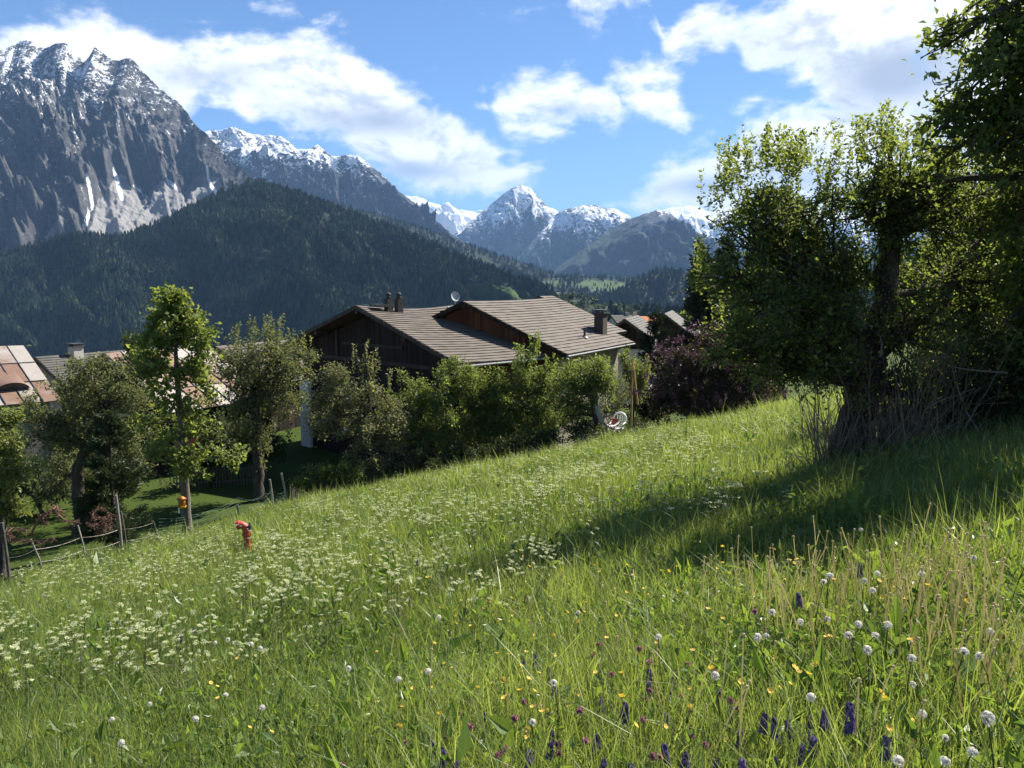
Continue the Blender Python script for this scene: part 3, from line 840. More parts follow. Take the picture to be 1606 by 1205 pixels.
def gable_house(name, label, A, C, d_yaw, L, zbase, wall_mat, roof_mat, n=22, front_over=0.7, side_over=0.6, sag=0.0, cat='house',
                seed=1.0, gutter=True, verge_mat=None, gable_mat=None, gable_from=None, left_scale=1.0, group=None, back_wall=True):
    """A = front ridge end, C = front corner of the right-hand eave (roof edges), d_yaw = ridge direction from +Y toward +X."""
    d = np.array([math.sin(d_yaw), math.cos(d_yaw), 0.0]); s = np.array([d[1], -d[0], 0.0])
    A = np.array(A, float); C = np.array(C, float)
    w = float(np.dot(C - A, s)); drop = float(A[2] - C[2])
    wl = w * left_scale; dl = drop * left_scale
    root = thing(name, label, cat, (A[0], A[1], zbase), group)
    o = np.array([A[0], A[1], zbase])
    rf = MB()
    roof_side(rf, A, d, L, s, w, drop, n, sag, seed)
    roof_side(rf, A, d, L, -s, wl, dl, max(4, int(n * left_scale)), sag, seed + 3)
    roof = rf.build('roof', roof_mat, root, off=o)
    # walls: a prism under the roof
    tan = drop / w; ins = 0.22
    wr, wL = w - side_over, wl - side_over
    mb = MB()
    for (t0, t1) in [(front_over, L - front_over)]:
        P0 = A + d * t0; P1 = A + d * t1
        def ring(p):
            top = p - Z3 * (ins + sag)
            r_ = p + s * wr - Z3 * (ins + tan * wr + sag * 0.4); l_ = p - s * wL - Z3 * (ins + tan * wL + sag * 0.4)
            rb = r_.copy(); rb[2] = zbase - 0.4; lb = l_.copy(); lb[2] = zbase - 0.4
            return [lb, l_, top, r_, rb]
        V = ring(P0) + ring(P1)
        mb.add(V, [[0, 1, 6, 5], [1, 2, 7, 6], [2, 3, 8, 7], [3, 4, 9, 8], [0, 4, 3, 1], [5, 6, 8, 9]], [[1, 3, 2], [6, 7, 8]])
    mb.build('wall', wall_mat, root, off=o)
    if gable_mat is not None:
        zg = gable_from if gable_from is not None else zbase
        p = A + d * (front_over - 0.06)
        top = p - Z3 * (ins + sag)
        r_ = p + s * (wr + 0.03) - Z3 * (ins + tan * wr + sag * 0.4); l_ = p - s * (wL + 0.03) - Z3 * (ins + tan * wL + sag * 0.4)
        rb = r_.copy(); rb[2] = min(zg, r_[2] - 0.05); lb = l_.copy(); lb[2] = min(zg, l_[2] - 0.05)
        V = [lb, l_, top, r_, rb]; V = V + [v + d * 0.05 for v in V]
        gm = MB(); gm.add(V, [[0, 4, 3, 1], [5, 6, 8, 9], [0, 1, 6, 5], [3, 4, 9, 8], [0, 5, 9, 4]], [[1, 3, 2], [6, 7, 8]])
        gm.build('gable_boarding', gable_mat, root, off=o)
    # verge boards along both gable edges and purlin ends
    for (t_, th) in ((-0.05, 0.05), (L + 0.0, 0.05)):
        for sg, ww, dd in ((s, w, drop), (-s, wl, dl)):
            vb = MB(); vb.box(A + d * t_ - Z3 * 0.235, sg * ww - Z3 * dd, d * th, Z3 * 0.22)
            vb.build('verge_board', verge_mat or M_BEAM, root, off=o)
    for f in (0.0, 0.5, 0.93):
        for sg, ww, dd in ((s, w, drop), (-s, wl, dl)):
            c = A + sg * ww * f - Z3 * (dd * f + 0.36 + sag * 0.5)
            pb = MB(); pb.box(c - sg * 0.1, sg * 0.2, d * (front_over + 0.3), Z3 * 0.2)
            pb.build('purlin', M_BEAM, root, off=o)
            if f == 0.0: break
    if gutter:
        for sg, ww, dd in ((s, w, drop),):
            gb = MB(); a0 = A + sg * (ww + 0.06) - Z3 * (dd + 0.10 + sag * 0.3)
            gb.tube([a0, a0 + d * L * 0.5, a0 + d * L], 0.055, 8)
            gb.build('gutter', M_ZINC, root, off=o)
    return root, o, d, s, w, drop


def box_window(root, o, c, u, wd, ht, nrm, pane_mat=None, frame_mat=None):
    u = np.asarray(u, float); nrm = np.asarray(nrm, float)
    fb = MB(); t = 0.07
    for (du, dz, a, b) in ((0, ht / 2, wd, t), (0, -ht / 2, wd, t), (-wd / 2, 0, t, ht), (wd / 2, 0, t, ht), (0, 0, t * 0.7, ht)):
        fb.cbox(c + u * du + Z3 * dz + nrm * 0.03, a, 0.06, b, u, nrm, Z3)
    fr = fb.build('window', frame_mat or M_WHITE, root, off=o)
    p = MB(); p.cbox(c + nrm * 0.005, wd, 0.02, ht, u, nrm, Z3)
    p.build('pane', pane_mat or M_GLASS, fr, off=o)


def chimney(root, o, base, h, wx, wy, mat, d, s, pots=0, cap=True):
    mb = MB(); mb.cbox(base + Z3 * (h / 2 - 0.3), wx, wy, h + 0.6, s, d, Z3)
    c = mb.build('chimney', mat, root, off=o)
    if cap:
        cb_ = MB(); cb_.cbox(base + Z3 * (h + 0.05), wx + 0.22, wy + 0.22, 0.08, s, d, Z3)
        for q in (-1, 1):
            cb_.cbox(base + Z3 * (h + 0.14) + s * q * wx * 0.32, 0.1, wy * 0.8, 0.12, s, d, Z3)
        cb_.cbox(base + Z3 * (h + 0.23), wx + 0.14, wy + 0.14, 0.06, s, d, Z3)
        cb_.build('chimney_cap', M_DARKMET, c, off=o)
    return c


GZ = -10.6
# ---------------------------------------------------------------- farmhouse, lower front part
root, o, d, s, w_, dr = gable_house('farmhouse', 'old farmhouse with dark boarded gable and sagging brown tiled roof', P(558, 479, 46.1), P(718, 570, 40.0), R(44.5), 8.6, GZ,
                                    M_WOOD_OR, M_TILE, n=24, front_over=1.15, side_over=1.0, sag=0.28, seed=1.0, gable_mat=M_WOOD_DK, gable_from=-10.9, left_scale=1.0)
A0 = P(558, 479, 46.1)
# white plaster pier at the far gable corner, standing proud of the boards
mb = MB(); pc = A0 + d * 0.98 - s * 7.35
mb.cbox((pc[0], pc[1], -8.8), 1.05, 0.22, 5.2, s, d, Z3)
mb.build('plaster_pier', mat_noise('white_plaster', (0.62, 0.61, 0.58), (0.74, 0.73, 0.70), 1.2, bump=0.3), root, off=o)
# timber bracing on the gable
mb = MB()
for t_, z0, z1 in ((-3.6, -4.3, -2.7), (1.6, -8.0, -4.6), (5.2, -8.5, -4.9), (-0.6, -8.0, -6.2)):
    c = A0 + d * 1.03 + s * t_
    mb.cbox((c[0], c[1], (z0 + z1) / 2), 0.2, 0.12, z1 - z0, s, d, Z3)
c = A0 + d * 1.02 - Z3 * 3.3
mb.cbox(c, 14.0, 0.12, 0.22, s, d, Z3)
mb.cbox(c + Z3 * 0.95, 6.0, 0.10, 0.16, s, d, Z3)
mb.build('timber_frame', mat_noise('grey_beam', (0.035, 0.028, 0.021), (0.07, 0.056, 0.043), 4), root, off=o)
# two tall chimneys side by side near the ridge
for k_, t_ in enumerate((1.75, 2.5)):
    b = A0 + d * t_ + s * 0.75 - Z3 * (0.75 * dr / w_ + 0.15)
    ch = MB(); ch.cbox(b - Z3 * 0.02, 0.33, 0.38, 1.5, s, d, Z3)
    co = ch.build('chimney', M_BRICK, root, off=o)
    ch = MB(); ch.lathe(b + Z3 * 0.73, [(0.12, 0), (0.12, 0.07), (0.165, 0.07), (0.165, 0.12), (0.11, 0.14), (0.11, 0.24), (0.165, 0.25), (0.15, 0.30), (0.06, 0.38), (0, 0.39)], 12)
    ch.build('chimney_pot', M_BRICK, co, off=o)
mb = MB(); b = A0 + d * 1.2 + s * 0.6 - Z3 * 0.02
mb.cbox(b, 0.7, 0.9, 0.16, s, d, Z3); mb.build('roof_hatch', M_DARKMET, root, off=o)
# metal skylight strip by the step to the taller part
mb = MB(); sl = (s * w_ - Z3 * dr) / math.hypot(w_, dr); nr = np.cross(sl, d); nr = nr if nr[2] > 0 else -nr
c = A0 + d * 6.75 + sl * 2.6 - Z3 * 0.12
mb.cbox(c, 2.6, 0.28, 0.06, sl, d, nr); mb.cbox(c - sl * 1.9, 0.8, 0.3, 0.06, sl, d, nr)
mb.build('flashing', M_ZINC, root, off=o)

# ---------------------------------------------------------------- farmhouse, taller rear part
AR, CR = P(726, 472.5, 47.1), P(890, 556, 44.0)
root, o, d, s, w_, dr = gable_house('farmhouse', 'taller farmhouse with orange brown boarding below its broad tiled roof', AR, CR, R(28.0), 10.9, GZ,
                                    M_PLASTER_D, M_TILE, n=21, front_over=0.55, side_over=0.9, sag=0.05, seed=2.0, gable_mat=M_WOOD_OR, gable_from=-8.0, verge_mat=M_WOOD_DK)
# rear extension of the same roof, a step higher and shorter
e0 = AR + d * 10.95 + Z3 * 0.16 - s * 0.4
ex = MB(); sl = (s * w_ - Z3 * dr)
roof_side(ex, e0, d, 2.2, s, w_ * 0.86, dr * 0.86, 18, 0.0, 5.0)
roof_side(ex, e0, d, 2.2, -s, w_ * 0.5, dr * 0.5, 10, 0.0, 6.0)
ex.build('rear_roof', M_TILE, root, off=o)
mb = MB(); a = e0 + d * 0.2 - Z3 * 0.3
for q in (a,):
    V = [q, q + s * w_ * .75 - Z3 * dr * .75, q - s * w_ * .45 - Z3 * dr * .45]
    V += [np.array([v[0], v[1], GZ - 0.3]) for v in V]; V += [v + d * 1.7 for v in V]
    mb.add(V, [[0, 1, 7, 6], [0, 6, 8, 2], [1, 4, 10, 7], [2, 8, 11, 5], [0, 3, 4, 1], [0, 2, 5, 3], [6, 7, 10, 9], [6, 9, 11, 8]])
mb.build('rear_wall', M_PLASTER, root, off=o)
# square chimney above the eave, vent pipe
b = AR + d * 8.9 + s * w_ * 0.76 - Z3 * (dr * 0.76)
chimney(root, o, b, 1.25, 0.62, 0.75, M_BRICK, d, s)
mb = MB(); mb.cbox(b - s * 0.75 + Z3 * 0.30, 0.85, 0.7, 0.18, s, d, Z3); mb.build('chimney_saddle', M_DARKMET, root, off=o)
b = AR + d * 5.6 + s * w_ * 0.80 - Z3 * (dr * 0.80)
mb = MB(); mb.tube([b - Z3 * 0.1, b + Z3 * 0.62], 0.075, 10); mb.lathe(b - Z3 * 0.02, [(0.26, 0), (0.2, 0.06), (0.09, 0.12)], 10); mb.build('vent_pipe', M_DARKMET, root, off=o)
# small windows in the plaster side wall
wp = AR + s * (w_ - 0.9)
for t_ in (4.0, 6.4, 8.6):
    c = wp + d * t_; box_window(root, o, np.array([c[0], c[1], -7.3]), d, 0.8, 1.0, s)
# balcony rail and dark door seen through the shrubs below the gable
mb = MB(); c = AR + d * 0.38 + s * 3.2
mb.cbox((c[0], c[1], -7.2), 5.5, 0.10, 0.14, s, d, Z3); mb.build('cross_beam', M_BEAM, root, off=o)

# satellite dish on a short mast at the gable tip
mp = P(714, 481, 48.4)
root = thing('satellite_dish', 'round grey satellite dish rising above the step between the farmhouse roofs', 'satellite dish', mp)
mb = MB(); mb.tube([(0, 0, -0.7), (0, 0, 0.45)], 0.03, 8); mb.build('mast', M_ZINC, root)
nrm = np.array([0.50, -0.80, 0.25]); nrm /= np.linalg.norm(nrm)
u = np.cross(nrm, Z3); u /= np.linalg.norm(u); v_ = np.cross(u, nrm)
V = [np.array([0, 0, 0.60]) - nrm * 0.02]; T = []; Q = []
for ring_, (rr, dz) in enumerate(((0.10, 0.0), (0.20, 0.02), (0.29, 0.055))):
    for i in range(24):
        a = i * math.pi / 12
        V.append(np.array([0, 0, 0.60]) + u * rr * math.cos(a) + v_ * rr * 1.05 * math.sin(a) + nrm * dz)
for i in range(24):
    T.append((0, 1 + i, 1 + (i + 1) % 24))
    for q in (0, 1): Q.append((1 + q * 24 + i, 1 + q * 24 + 24 + i, 1 + q * 24 + 24 + (i + 1) % 24, 1 + q * 24 + (i + 1) % 24))
mb = MB(); mb.add(V, Q, T); mb.build('dish', mat_noise('grey_dish', (0.40, 0.42, 0.42), (0.5, 0.52, 0.52), 3, 0.5, 0.05), root, smooth=True)
mb = MB(); mb.tube([np.array([0, 0, 0.32]), np.array([0, 0, 0.52]) + nrm * 0.32], 0.012, 6); mb.cbox(np.array([0, 0, 0.56]) + nrm * 0.34, 0.06, 0.06, 0.1); mb.build('feed_arm', M_DARKMET, root)

# ---------------------------------------------------------------- barns on the left
def sheet_roof(root, o, A, d, L, s, w, drop, np_, rows, seed, name='roof', thick=0.08):
    """Sheet-metal slope of separate panels with raised seams."""
    r = np.random.RandomState(seed); mb = MB(); sm = MB()
    down = s * w - Z3 * drop; ln = np.linalg.norm(down)
    nrm = np.cross(d, down); nrm /= np.linalg.norm(nrm)
    if nrm[2] < 0: nrm = -nrm
    for i in range(np_):
        for j in range(rows):
            p = A + d * L * i / np_ + down * j / rows
            k_ = nrm * (0.012 * (rows - j) + r.uniform(0, 0.012))
            kk = 5; V = []; a = []
            for q in range(kk + 1):
                for e in range(2):
                    V.append(p + d * (L / np_ - 0.02) * e + down / rows * (q / kk) * 1.01 + k_ + nrm * r.normal(0, 0.006))
            tv = r.uniform(0, 1)
            mb.add(V, [[2 * q, 2 * q + 1, 2 * q + 3, 2 * q + 2] for q in range(kk)], a=tv)
        p = A + d * L * i / np_
        sm.box(p - d * 0.02 + nrm * 0.02, d * 0.032, down, nrm * 0.06)
    mb.box(A - nrm * thick - d * 0.02, d * (L + 0.02), down, nrm * (thick - 0.005), a=0.5)
    for j in (1, 2):
        sm.box(A + down * (j / rows) + nrm * 0.055, d * L, down * 0.008, nrm * 0.02)
    ro = mb.build(name, M_RUST, root, off=o)
    sm.build('seam', M_DARKMET, ro, off=o)['kind'] = 'stuff'
    return ro


def barn(name, label, A, d_yaw, L, w, drop, zbase, wall_mat, np_, rows, seed, sgn=1, gable_mat=None):
    d = np.array([math.sin(d_yaw), math.cos(d_yaw), 0.0]); s = np.array([d[1], -d[0], 0.0])
    root = thing(name, label, 'barn', (A[0], A[1], zbase)); o = np.array([A[0], A[1], zbase])
    sheet_roof(root, o, A, d, L, s, w, drop, np_, rows, seed)
    sheet_roof(root, o, A, d, L, -s, w, drop, np_, rows, seed + 1)
    mb = MB(); tan = drop / w; wr = w - 0.5
    def ring(p):
        top = p - Z3 * 0.14; r_ = p + s * wr - Z3 * (0.14 + tan * wr); l_ = p - s * wr - Z3 * (0.14 + tan * wr)
        return [np.array([l_[0], l_[1], zbase - 0.5]), l_, top, r_, np.array([r_[0], r_[1], zbase - 0.5])]
    V = ring(A + d * 0.45) + ring(A + d * (L - 0.45))
    mb.add(V, [[0, 1, 6, 5], [1, 2, 7, 6], [2, 3, 8, 7], [3, 4, 9, 8], [0, 4, 3, 1], [5, 6, 8, 9]], [[1, 3, 2], [6, 7, 8]])
    mb.build('wall', wall_mat, root, off=o)
    for t_ in (-0.05, L):
        for sg in (s, -s):
            vb = MB(); vb.box(A + d * t_ - Z3 * 0.24, sg * w - Z3 * drop, d * 0.05, Z3 * 0.18)
            vb.build('verge_board', M_BEAM, root, off=o)
    return root, o, d, s


# barn at the left edge: we look at its right-hand slope
far = P(37, 542.5, 48.0); dy = R(46); dA = np.array([math.sin(dy), math.cos(dy), 0])
A1 = far - dA * 13.0
root, o, d, s = barn('barn', 'barn with rusty sheet metal roof and curved roof vent', A1, dy, 13.0, 7.1, 2.55, GZ, M_PLASTER_D, 15, 3, 3)
down = s * 7.1 - Z3 * 2.55; nrm = np.cross(d, down); nrm /= np.linalg.norm(nrm); nrm = nrm if nrm[2] > 0 else -nrm
# eyebrow vent: a low arched hood that opens toward the eave
dn = down / np.linalg.norm(down)
ray = P(21, 614, 1.0); cc = ray * (np.dot(A1, nrm) / np.dot(ray, nrm))
V = []; Q = []; nn = 14
for i in range(nn + 1):
    a = math.pi * i / nn
    for q in range(7):
        f = q / 6
        hgt = 0.46 * (1 - f) ** 1.6; wd = 0.80 * (1 - 0.25 * f)
        V.append(cc - dn * 2.4 * f + d * math.cos(a) * wd + nrm * (0.05 + hgt * math.sin(a)))
for i in range(nn):
    for q in range(6): Q.append((i * 7 + q, i * 7 + q + 1, (i + 1) * 7 + q + 1, (i + 1) * 7 + q))
mb = MB(); mb.add(V, Q, a=0.9); ey = mb.build('roof_vent', M_RUST, root, off=o, smooth=True)
V = [cc - dn * 0.12 + d * math.cos(math.pi * i / nn) * 0.76 + nrm * (0.045 + 0.42 * math.sin(math.pi * i / nn)) for i in range(nn + 1)] + [cc - dn * 0.12 + nrm * 0.045]
mb = MB(); mb.add(V, None, [(nn + 1, i, i + 1) for i in range(nn)]); mb.build('vent_opening', M_DARKMET, ey, off=o)

# grey roofed building behind the two barns
gy = P(172, 553.5, 62.0); gl = P(55, 557, 57.0)
gd = gy - gl; gyaw = math.atan2(gd[0], gd[1]); gL = float(np.hypot(gd[0], gd[1])) + 4
gs = np.array([math.cos(gyaw), -math.sin(gyaw), 0]); 
gA = gl.copy(); gA[2] = (gl[2] + gy[2]) / 2
root, o, d, s, w_, dr = gable_house('stable', 'low building with plain grey slate roof and small chimney between two rusty barns', gA, gA + gs * 5.0 - Z3 * 2.9, gyaw, gL, GZ, M_PLASTER_D, M_TILE_G, n=20, seed=4.0, cat='building')
b = P(119, 555, 59.4); 
chimney(root, o, b - Z3 * 0.1, 0.62, 0.75, 0.75, M_PLASTER, d, s)

# second rusty barn, behind the young maple
dy = R(32); A2 = P(163, 554.5, 46.0)
root, o, d, s = barn('barn', 'barn with pale and orange rusted roof behind the slender maple', A2, dy, 7.0, 5.9, 2.95, GZ, M_WOOD_DK, 7, 3, 9)
mb = MB(); c = A2 + d * 2.6 + s * 5.36
mb.cbox((c[0], c[1], -9.2), 2.2, 0.08, 2.6, d, s, Z3); mb.build('barn_door', M_WOOD_OR, root, off=o)

# brown roofed shed to its right
sA = P(338, 543, 58.0)
gable_house('shed', 'brown roofed shed half hidden behind an apple tree', sA, sA + np.array([4.5, -2.2, -2.4]), R(26), 8.0, GZ, M_WOOD_DK, M_TILE, n=14, seed=6.0, cat='shed')

# ---------------------------------------------------------------- village roofs on the right
hA = P(980, 500, 70.0)
root, o, d, s, w_, dr = gable_house('village_house', 'pale plastered house with dark gable right behind the big farmhouse', hA, P(1014, 534, 66.0), R(16), 9.0, -11.5, M_PLASTER, M_TILE_G, n=10, front_over=1.0, side_over=0.25, seed=7.0, gable_mat=M_WOOD_DK, gable_from=-5.6, gutter=False)
hB = P(1042, 492, 84.0)
root, o, d, s, w_, dr = gable_house('barn', 'black wooden barn with steep roof beside a dark conifer', hB, hB + np.array([3.3, -0.9, -2.6]), R(15), 12.0, -11.8, M_WOOD_DK, M_TILE_G, n=10, front_over=0.6, side_over=0.4, seed=8.0, cat='barn', gutter=False)
mb = MB(); c = hB + d * 0.4 + s * 1.2; mb.cbox((c[0], c[1], -6.55), 5.0, 0.9, 0.1, s, d, Z3); mb.build('lean_to_roof', M_ZINC, root, off=o)
hC = P(984, 496.5, 150.0)
root, o, d, s, w_, dr = gable_house('village_house', 'far white house with bright orange tiled roof', hC, P(992, 508, 146.0), R(83), 6.8, -13, M_PLASTER, M_TILE_O, n=10, front_over=0.4, side_over=0.4, seed=9.0, gutter=False)
chimney(root, o, hC + d * 1.4 - Z3 * 0.1, 0.9, 0.6, 0.6, M_PLASTER, d, s, cap=False)
wp = hC + s * (w_ - 0.38)
for t_ in (1.6, 2.9, 4.2):
    c = wp + d * t_; box_window(root, o, np.array([c[0], c[1], hC[2] - dr - 0.9]), d, 0.6, 1.0, s, frame_mat=M_BEAM)
hD = P(958, 494.5, 132.0)
root, o, d, s, w_, dr = gable_house('village_house', 'distant house with flat grey roof just right of the square chimney', hD, hD + np.array([1.0, -3.4, -1.3]), R(78), 3.6, -13, M_PLASTER, M_TILE_G, n=8, seed=10.0, gutter=False, front_over=0.3, side_over=0.3)
chimney(root, o, hD + d * 2.8 - Z3 * 0.1, 0.55, 0.5, 0.5, M_PLASTER, d, s, cap=False)
hE = P(1010, 500, 175.0)
root, o, d, s, w_, dr = gable_house('village_house', 'distant low house with pale grey roof beside the orange roofed one', hE, hE + np.array([0.6, -4.0, -1.4]), R(80), 5.5, -13.5, M_PLASTER_D, mat_tile('pale_slate', (0.13, 0.125, 0.12), (0.19, 0.185, 0.18)), n=8, seed=11.0, gutter=False, front_over=0.3, side_over=0.3)
# ---------------------------------------------------------------- trees and shrubs
M_BARK = mat_noise('apple_bark', (0.030, 0.025, 0.020), (0.095, 0.080, 0.065), 5, 0.95, 0.9, (1, 1, 0.35), bdist=0.05)
M_BARK_G = mat_noise('grey_bark', (0.07, 0.062, 0.05), (0.16, 0.145, 0.12), 5, 0.95, 0.8, (1, 1, 0.4), bdist=0.04)
M_L_APPLE = mat_leaf('apple_leaf', (0.072, 0.125, 0.018), (0.215, 0.285, 0.055), 0.6)
M_L_OLD = mat_leaf('old_apple_leaf', (0.08, 0.112, 0.036), (0.205, 0.235, 0.098), 0.46)
M_L_MAPLE = mat_leaf('maple_leaf', (0.100, 0.165, 0.018), (0.235, 0.300, 0.050), 0.56)
M_L_LIGHT = mat_leaf('young_leaf', (0.11, 0.16, 0.03), (0.23, 0.275, 0.07), 0.52)
M_L_HAZEL = mat_leaf('hazel_leaf', (0.08, 0.14, 0.022), (0.215, 0.285, 0.065), 0.55)
M_L_BLOSS = mat_leaf('blossom_leaf', (0.085, 0.12, 0.036), (0.26, 0.275, 0.15), 0.46)
M_L_CHERRY = mat_leaf('cherry_leaf', (0.07, 0.125, 0.02), (0.2, 0.265, 0.048), 0.62)
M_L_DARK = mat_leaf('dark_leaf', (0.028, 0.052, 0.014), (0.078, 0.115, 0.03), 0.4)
M_L_LILAC = mat_leaf('lilac_leaf', (0.036, 0.028, 0.018), (0.085, 0.066, 0.036), 0.35)
M_F_LILAC = mat_leaf('lilac_flower', (0.075, 0.022, 0.045), (0.19, 0.075, 0.13), 0.25, tcol=(1, 1, 1))
M_NEEDLE = mat_leaf('needles', (0.010, 0.022, 0.010), (0.035, 0.060, 0.020), 0.15, 0.5)
M_NEEDLE_P = mat_leaf('pine_needles', (0.030, 0.055, 0.022), (0.070, 0.105, 0.040), 0.2, 0.5)
M_TWIG = mat_noise('bare_twig', (0.10, 0.085, 0.06), (0.20, 0.17, 0.13), 6)


def bez(a, b, bend, n, r, wig=0.0):
    t = np.linspace(0, 1, n)[:, None]
    m_ = (a + b) / 2 + bend
    p = (1 - t) ** 2 * a + 2 * t * (1 - t) * m_ + t * t * b
    if wig:
        k_ = r.normal(size=(n, 3)) * wig
        k_[0] = 0; k_[-1] = 0
        p = p + np.cumsum(k_, 0) * 0.5 * np.sin(math.pi * t)
    return p


def leaf_mesh(name, pos, size, mat, r, aspect=0.55, up=0.55, tint=None, droop=0.3, dirs=None, parent=None, off=None, sz_var=0.3):
    """One folded leaf (two triangles) at every position."""
    n = len(pos)
    L = size * np.exp(r.normal(0, sz_var, n))[:, None]
    d = r.normal(size=(n, 3)) if dirs is None else dirs + r.normal(size=(n, 3)) * 0.7
    d[:, 2] -= droop
    d /= np.linalg.norm(d, axis=1)[:, None] + 1e-9
    nn = r.normal(size=(n, 3)); nn[:, 2] = np.abs(nn[:, 2]) + up
    nn -= d * np.sum(nn * d, 1)[:, None]; nn /= np.linalg.norm(nn, axis=1)[:, None] + 1e-9
    s = np.cross(d, nn)
    base = pos
    tip = pos + d * L
    mid = pos + d * L * 0.45
    f = r.uniform(0.05, 0.25, (n, 1)) * L
    lf = mid + s * L * aspect * 0.5 + nn * f
    rt = mid - s * L * aspect * 0.5 + nn * f
    V = np.stack([base, lf, tip, rt], 1).reshape(-1, 3)
    i = np.arange(n)[:, None] * 4
    T = np.concatenate([i + np.array([[0, 2, 1]]), i + np.array([[0, 3, 2]])])
    if tint is None: tint = r.rand(n)
    if off is not None: V = V - np.asarray(off)
    me = mesh_np(name, V, T, mat, {'tint': np.repeat(np.clip(tint, 0, 1), 4)})
    return link(name, me, parent)


def tree(name, label, cat, trunk, tr, lobes, n_leaves, leaf, lmat, bark, seed, shoots=(), group=None, aspect=0.55, spread=0.10, nsub=26,
         ntwig=4, up=0.5, limb_r=None, extra_limbs=(), flat=1.0, sub_r=0.02, low_tint=None, crown_name='crown', trunk_name='trunk', leaf_bias=1.5, reach=1.18):
    """trunk: points; lobes: (centre, (rx,ry,rz), attach index, weight); shoots: (base, top) upright leafy rods."""
    r = np.random.RandomState(seed)
    trunk = np.array(trunk, float); base = trunk[0]
    root = thing(name, label, cat, base, group)
    mb = MB()
    # densify the trunk with a little wobble
    n = 5 * (len(trunk) - 1) + 1
    ti = np.linspace(0, len(trunk) - 1, n)
    tp = np.stack([np.interp(ti, np.arange(len(trunk)), trunk[:, k_]) for k_ in range(3)], -1)
    tr = np.interp(ti, np.arange(len(trunk)), tr)
    if n > 6:
        tp[1:-1] = (tp[:-2] + tp[1:-1] * 2 + tp[2:]) / 4
    tp[1:-1] += r.normal(size=(n - 2, 3)) * tr[1:-1, None] * 0.12
    flare = tr.copy(); flare[0] *= 1.5
    mb.tube(np.concatenate([tp[:1] - Z3 * 0.3, tp]), np.concatenate([[flare[0] * 1.15], flare]), 10)
    W = np.array([l[3] * l[1][0] * l[1][1] * l[1][2] for l in lobes]) ** (2 / 3.0) if len(lobes) else np.zeros(0)
    anchors = []; wts = []; ctint = []
    for li, (c, rad, ai, wgt) in enumerate(lobes):
        c = np.array(c, float); rad = np.array(rad, float)
        k_ = int(round(ai / max(1, len(trunk) - 1) * (n - 1)))
        a = tp[k_]; ra = tr[k_] * (0.62 if limb_r is None else limb_r)
        ln = np.linalg.norm(c - a)
        limb = bez(a, c, np.array([0, 0, 0.12 * ln]) + r.normal(size=3) * 0.06 * ln, 9, r, 0.035 * ln)
        lr = np.linspace(max(ra, 0.02), max(ra * 0.30, 0.014), 9)
        mb.tube(limb, lr, 7)
        ns = max(5, int(nsub * (W[li] / W.max()) ** 0.6))
        for q in range(ns):
            t = r.uniform(0.40, 1.0); f = t * 8; i0 = min(7, int(f)); st = limb[i0] + (limb[i0 + 1] - limb[i0]) * (f - i0)
            dv = r.normal(size=3); dv /= np.linalg.norm(dv)
            dv[2] = dv[2] * flat if dv[2] < 0 else dv[2]
            e = c + dv * rad * reach * r.uniform(0.35, 1.0) ** (1 / leaf_bias)
            l2 = np.linalg.norm(e - st)
            br = bez(st, e, np.array([0, 0, 0.10 * l2]) + r.normal(size=3) * 0.1 * l2, 6, r, 0.05 * l2)
            mb.tube(br, np.linspace(sub_r, sub_r * 0.3, 6), 5, cap=False)
            seg = np.linspace(0.35, 1.0, 7)
            pts = np.stack([np.interp(seg, np.linspace(0, 1, 6), br[:, k2]) for k2 in range(3)], -1)
            anchors.append(pts); wts.append(np.full(len(pts), 0.55 * wgt)); ctint.append(np.full(len(pts), r.normal(0.5, 0.16)))
            for z in range(ntwig):
                t2 = r.uniform(0.3, 1.0)
                p0 = np.array([np.interp(t2, np.linspace(0, 1, 6), br[:, k2]) for k2 in range(3)])
                dd = r.normal(size=3); dd[2] += 0.35; dd /= np.linalg.norm(dd)
                p1 = p0 + dd * rad.mean() * r.uniform(0.16, 0.42)
                tw = bez(p0, p1, r.normal(size=3) * 0.06, 4, r)
                mb.tube(tw, np.linspace(sub_r * 0.4, sub_r * 0.15, 4), 4, cap=False)
                seg = np.linspace(0.1, 1.05, 6)
                pts = p0 + (p1 - p0) * seg[:, None]
                anchors.append(pts); wts.append(np.full(len(pts), 1.0 * wgt)); ctint.append(np.full(len(pts), r.normal(0.5, 0.16)))
    for (a, b, ra, rb) in extra_limbs:
        a, b = np.array(a, float), np.array(b, float); ln = np.linalg.norm(b - a)
        mb.tube(bez(a, b, r.normal(size=3) * 0.06 * ln, 8, r, 0.03 * ln), np.linspace(ra, rb, 8), 7)
    mb_o = mb.build(trunk_name, bark, root, smooth=True, off=base)
    sh_pos = []; sh_dir = []; sh_t = []
    if len(shoots):
        sb = MB()
        for (a, b) in shoots:
            a, b = np.array(a, float), np.array(b, float); ln = np.linalg.norm(b - a)
            p = bez(a, b, r.normal(size=3) * 0.05 * ln, 7, r)
            sb.tube(p, np.linspace(0.010, 0.004, 7) * (1 + leaf * 4), 4, cap=False)
            m_ = int(ln / (leaf * 0.34)) + 3
            t = r.uniform(0.12, 1.0, m_)
            q = np.stack([np.interp(t, np.linspace(0, 1, 7), p[:, k2]) for k2 in range(3)], -1)
            sh_pos.append(q + r.normal(size=q.shape) * leaf * 0.25)
            ang = r.uniform(0, 6.28, m_); sh_dir.append(np.stack([np.cos(ang), np.sin(ang), np.full(m_, 0.9)], -1)); sh_t.append(np.clip(r.normal(0.62, 0.2, m_), 0, 1))
        sb.build('shoot', bark, mb_o)
        mb_o.children[0]['kind'] = 'stuff'
    A = np.concatenate(anchors); wv = np.concatenate(wts); ct = np.concatenate(ctint)
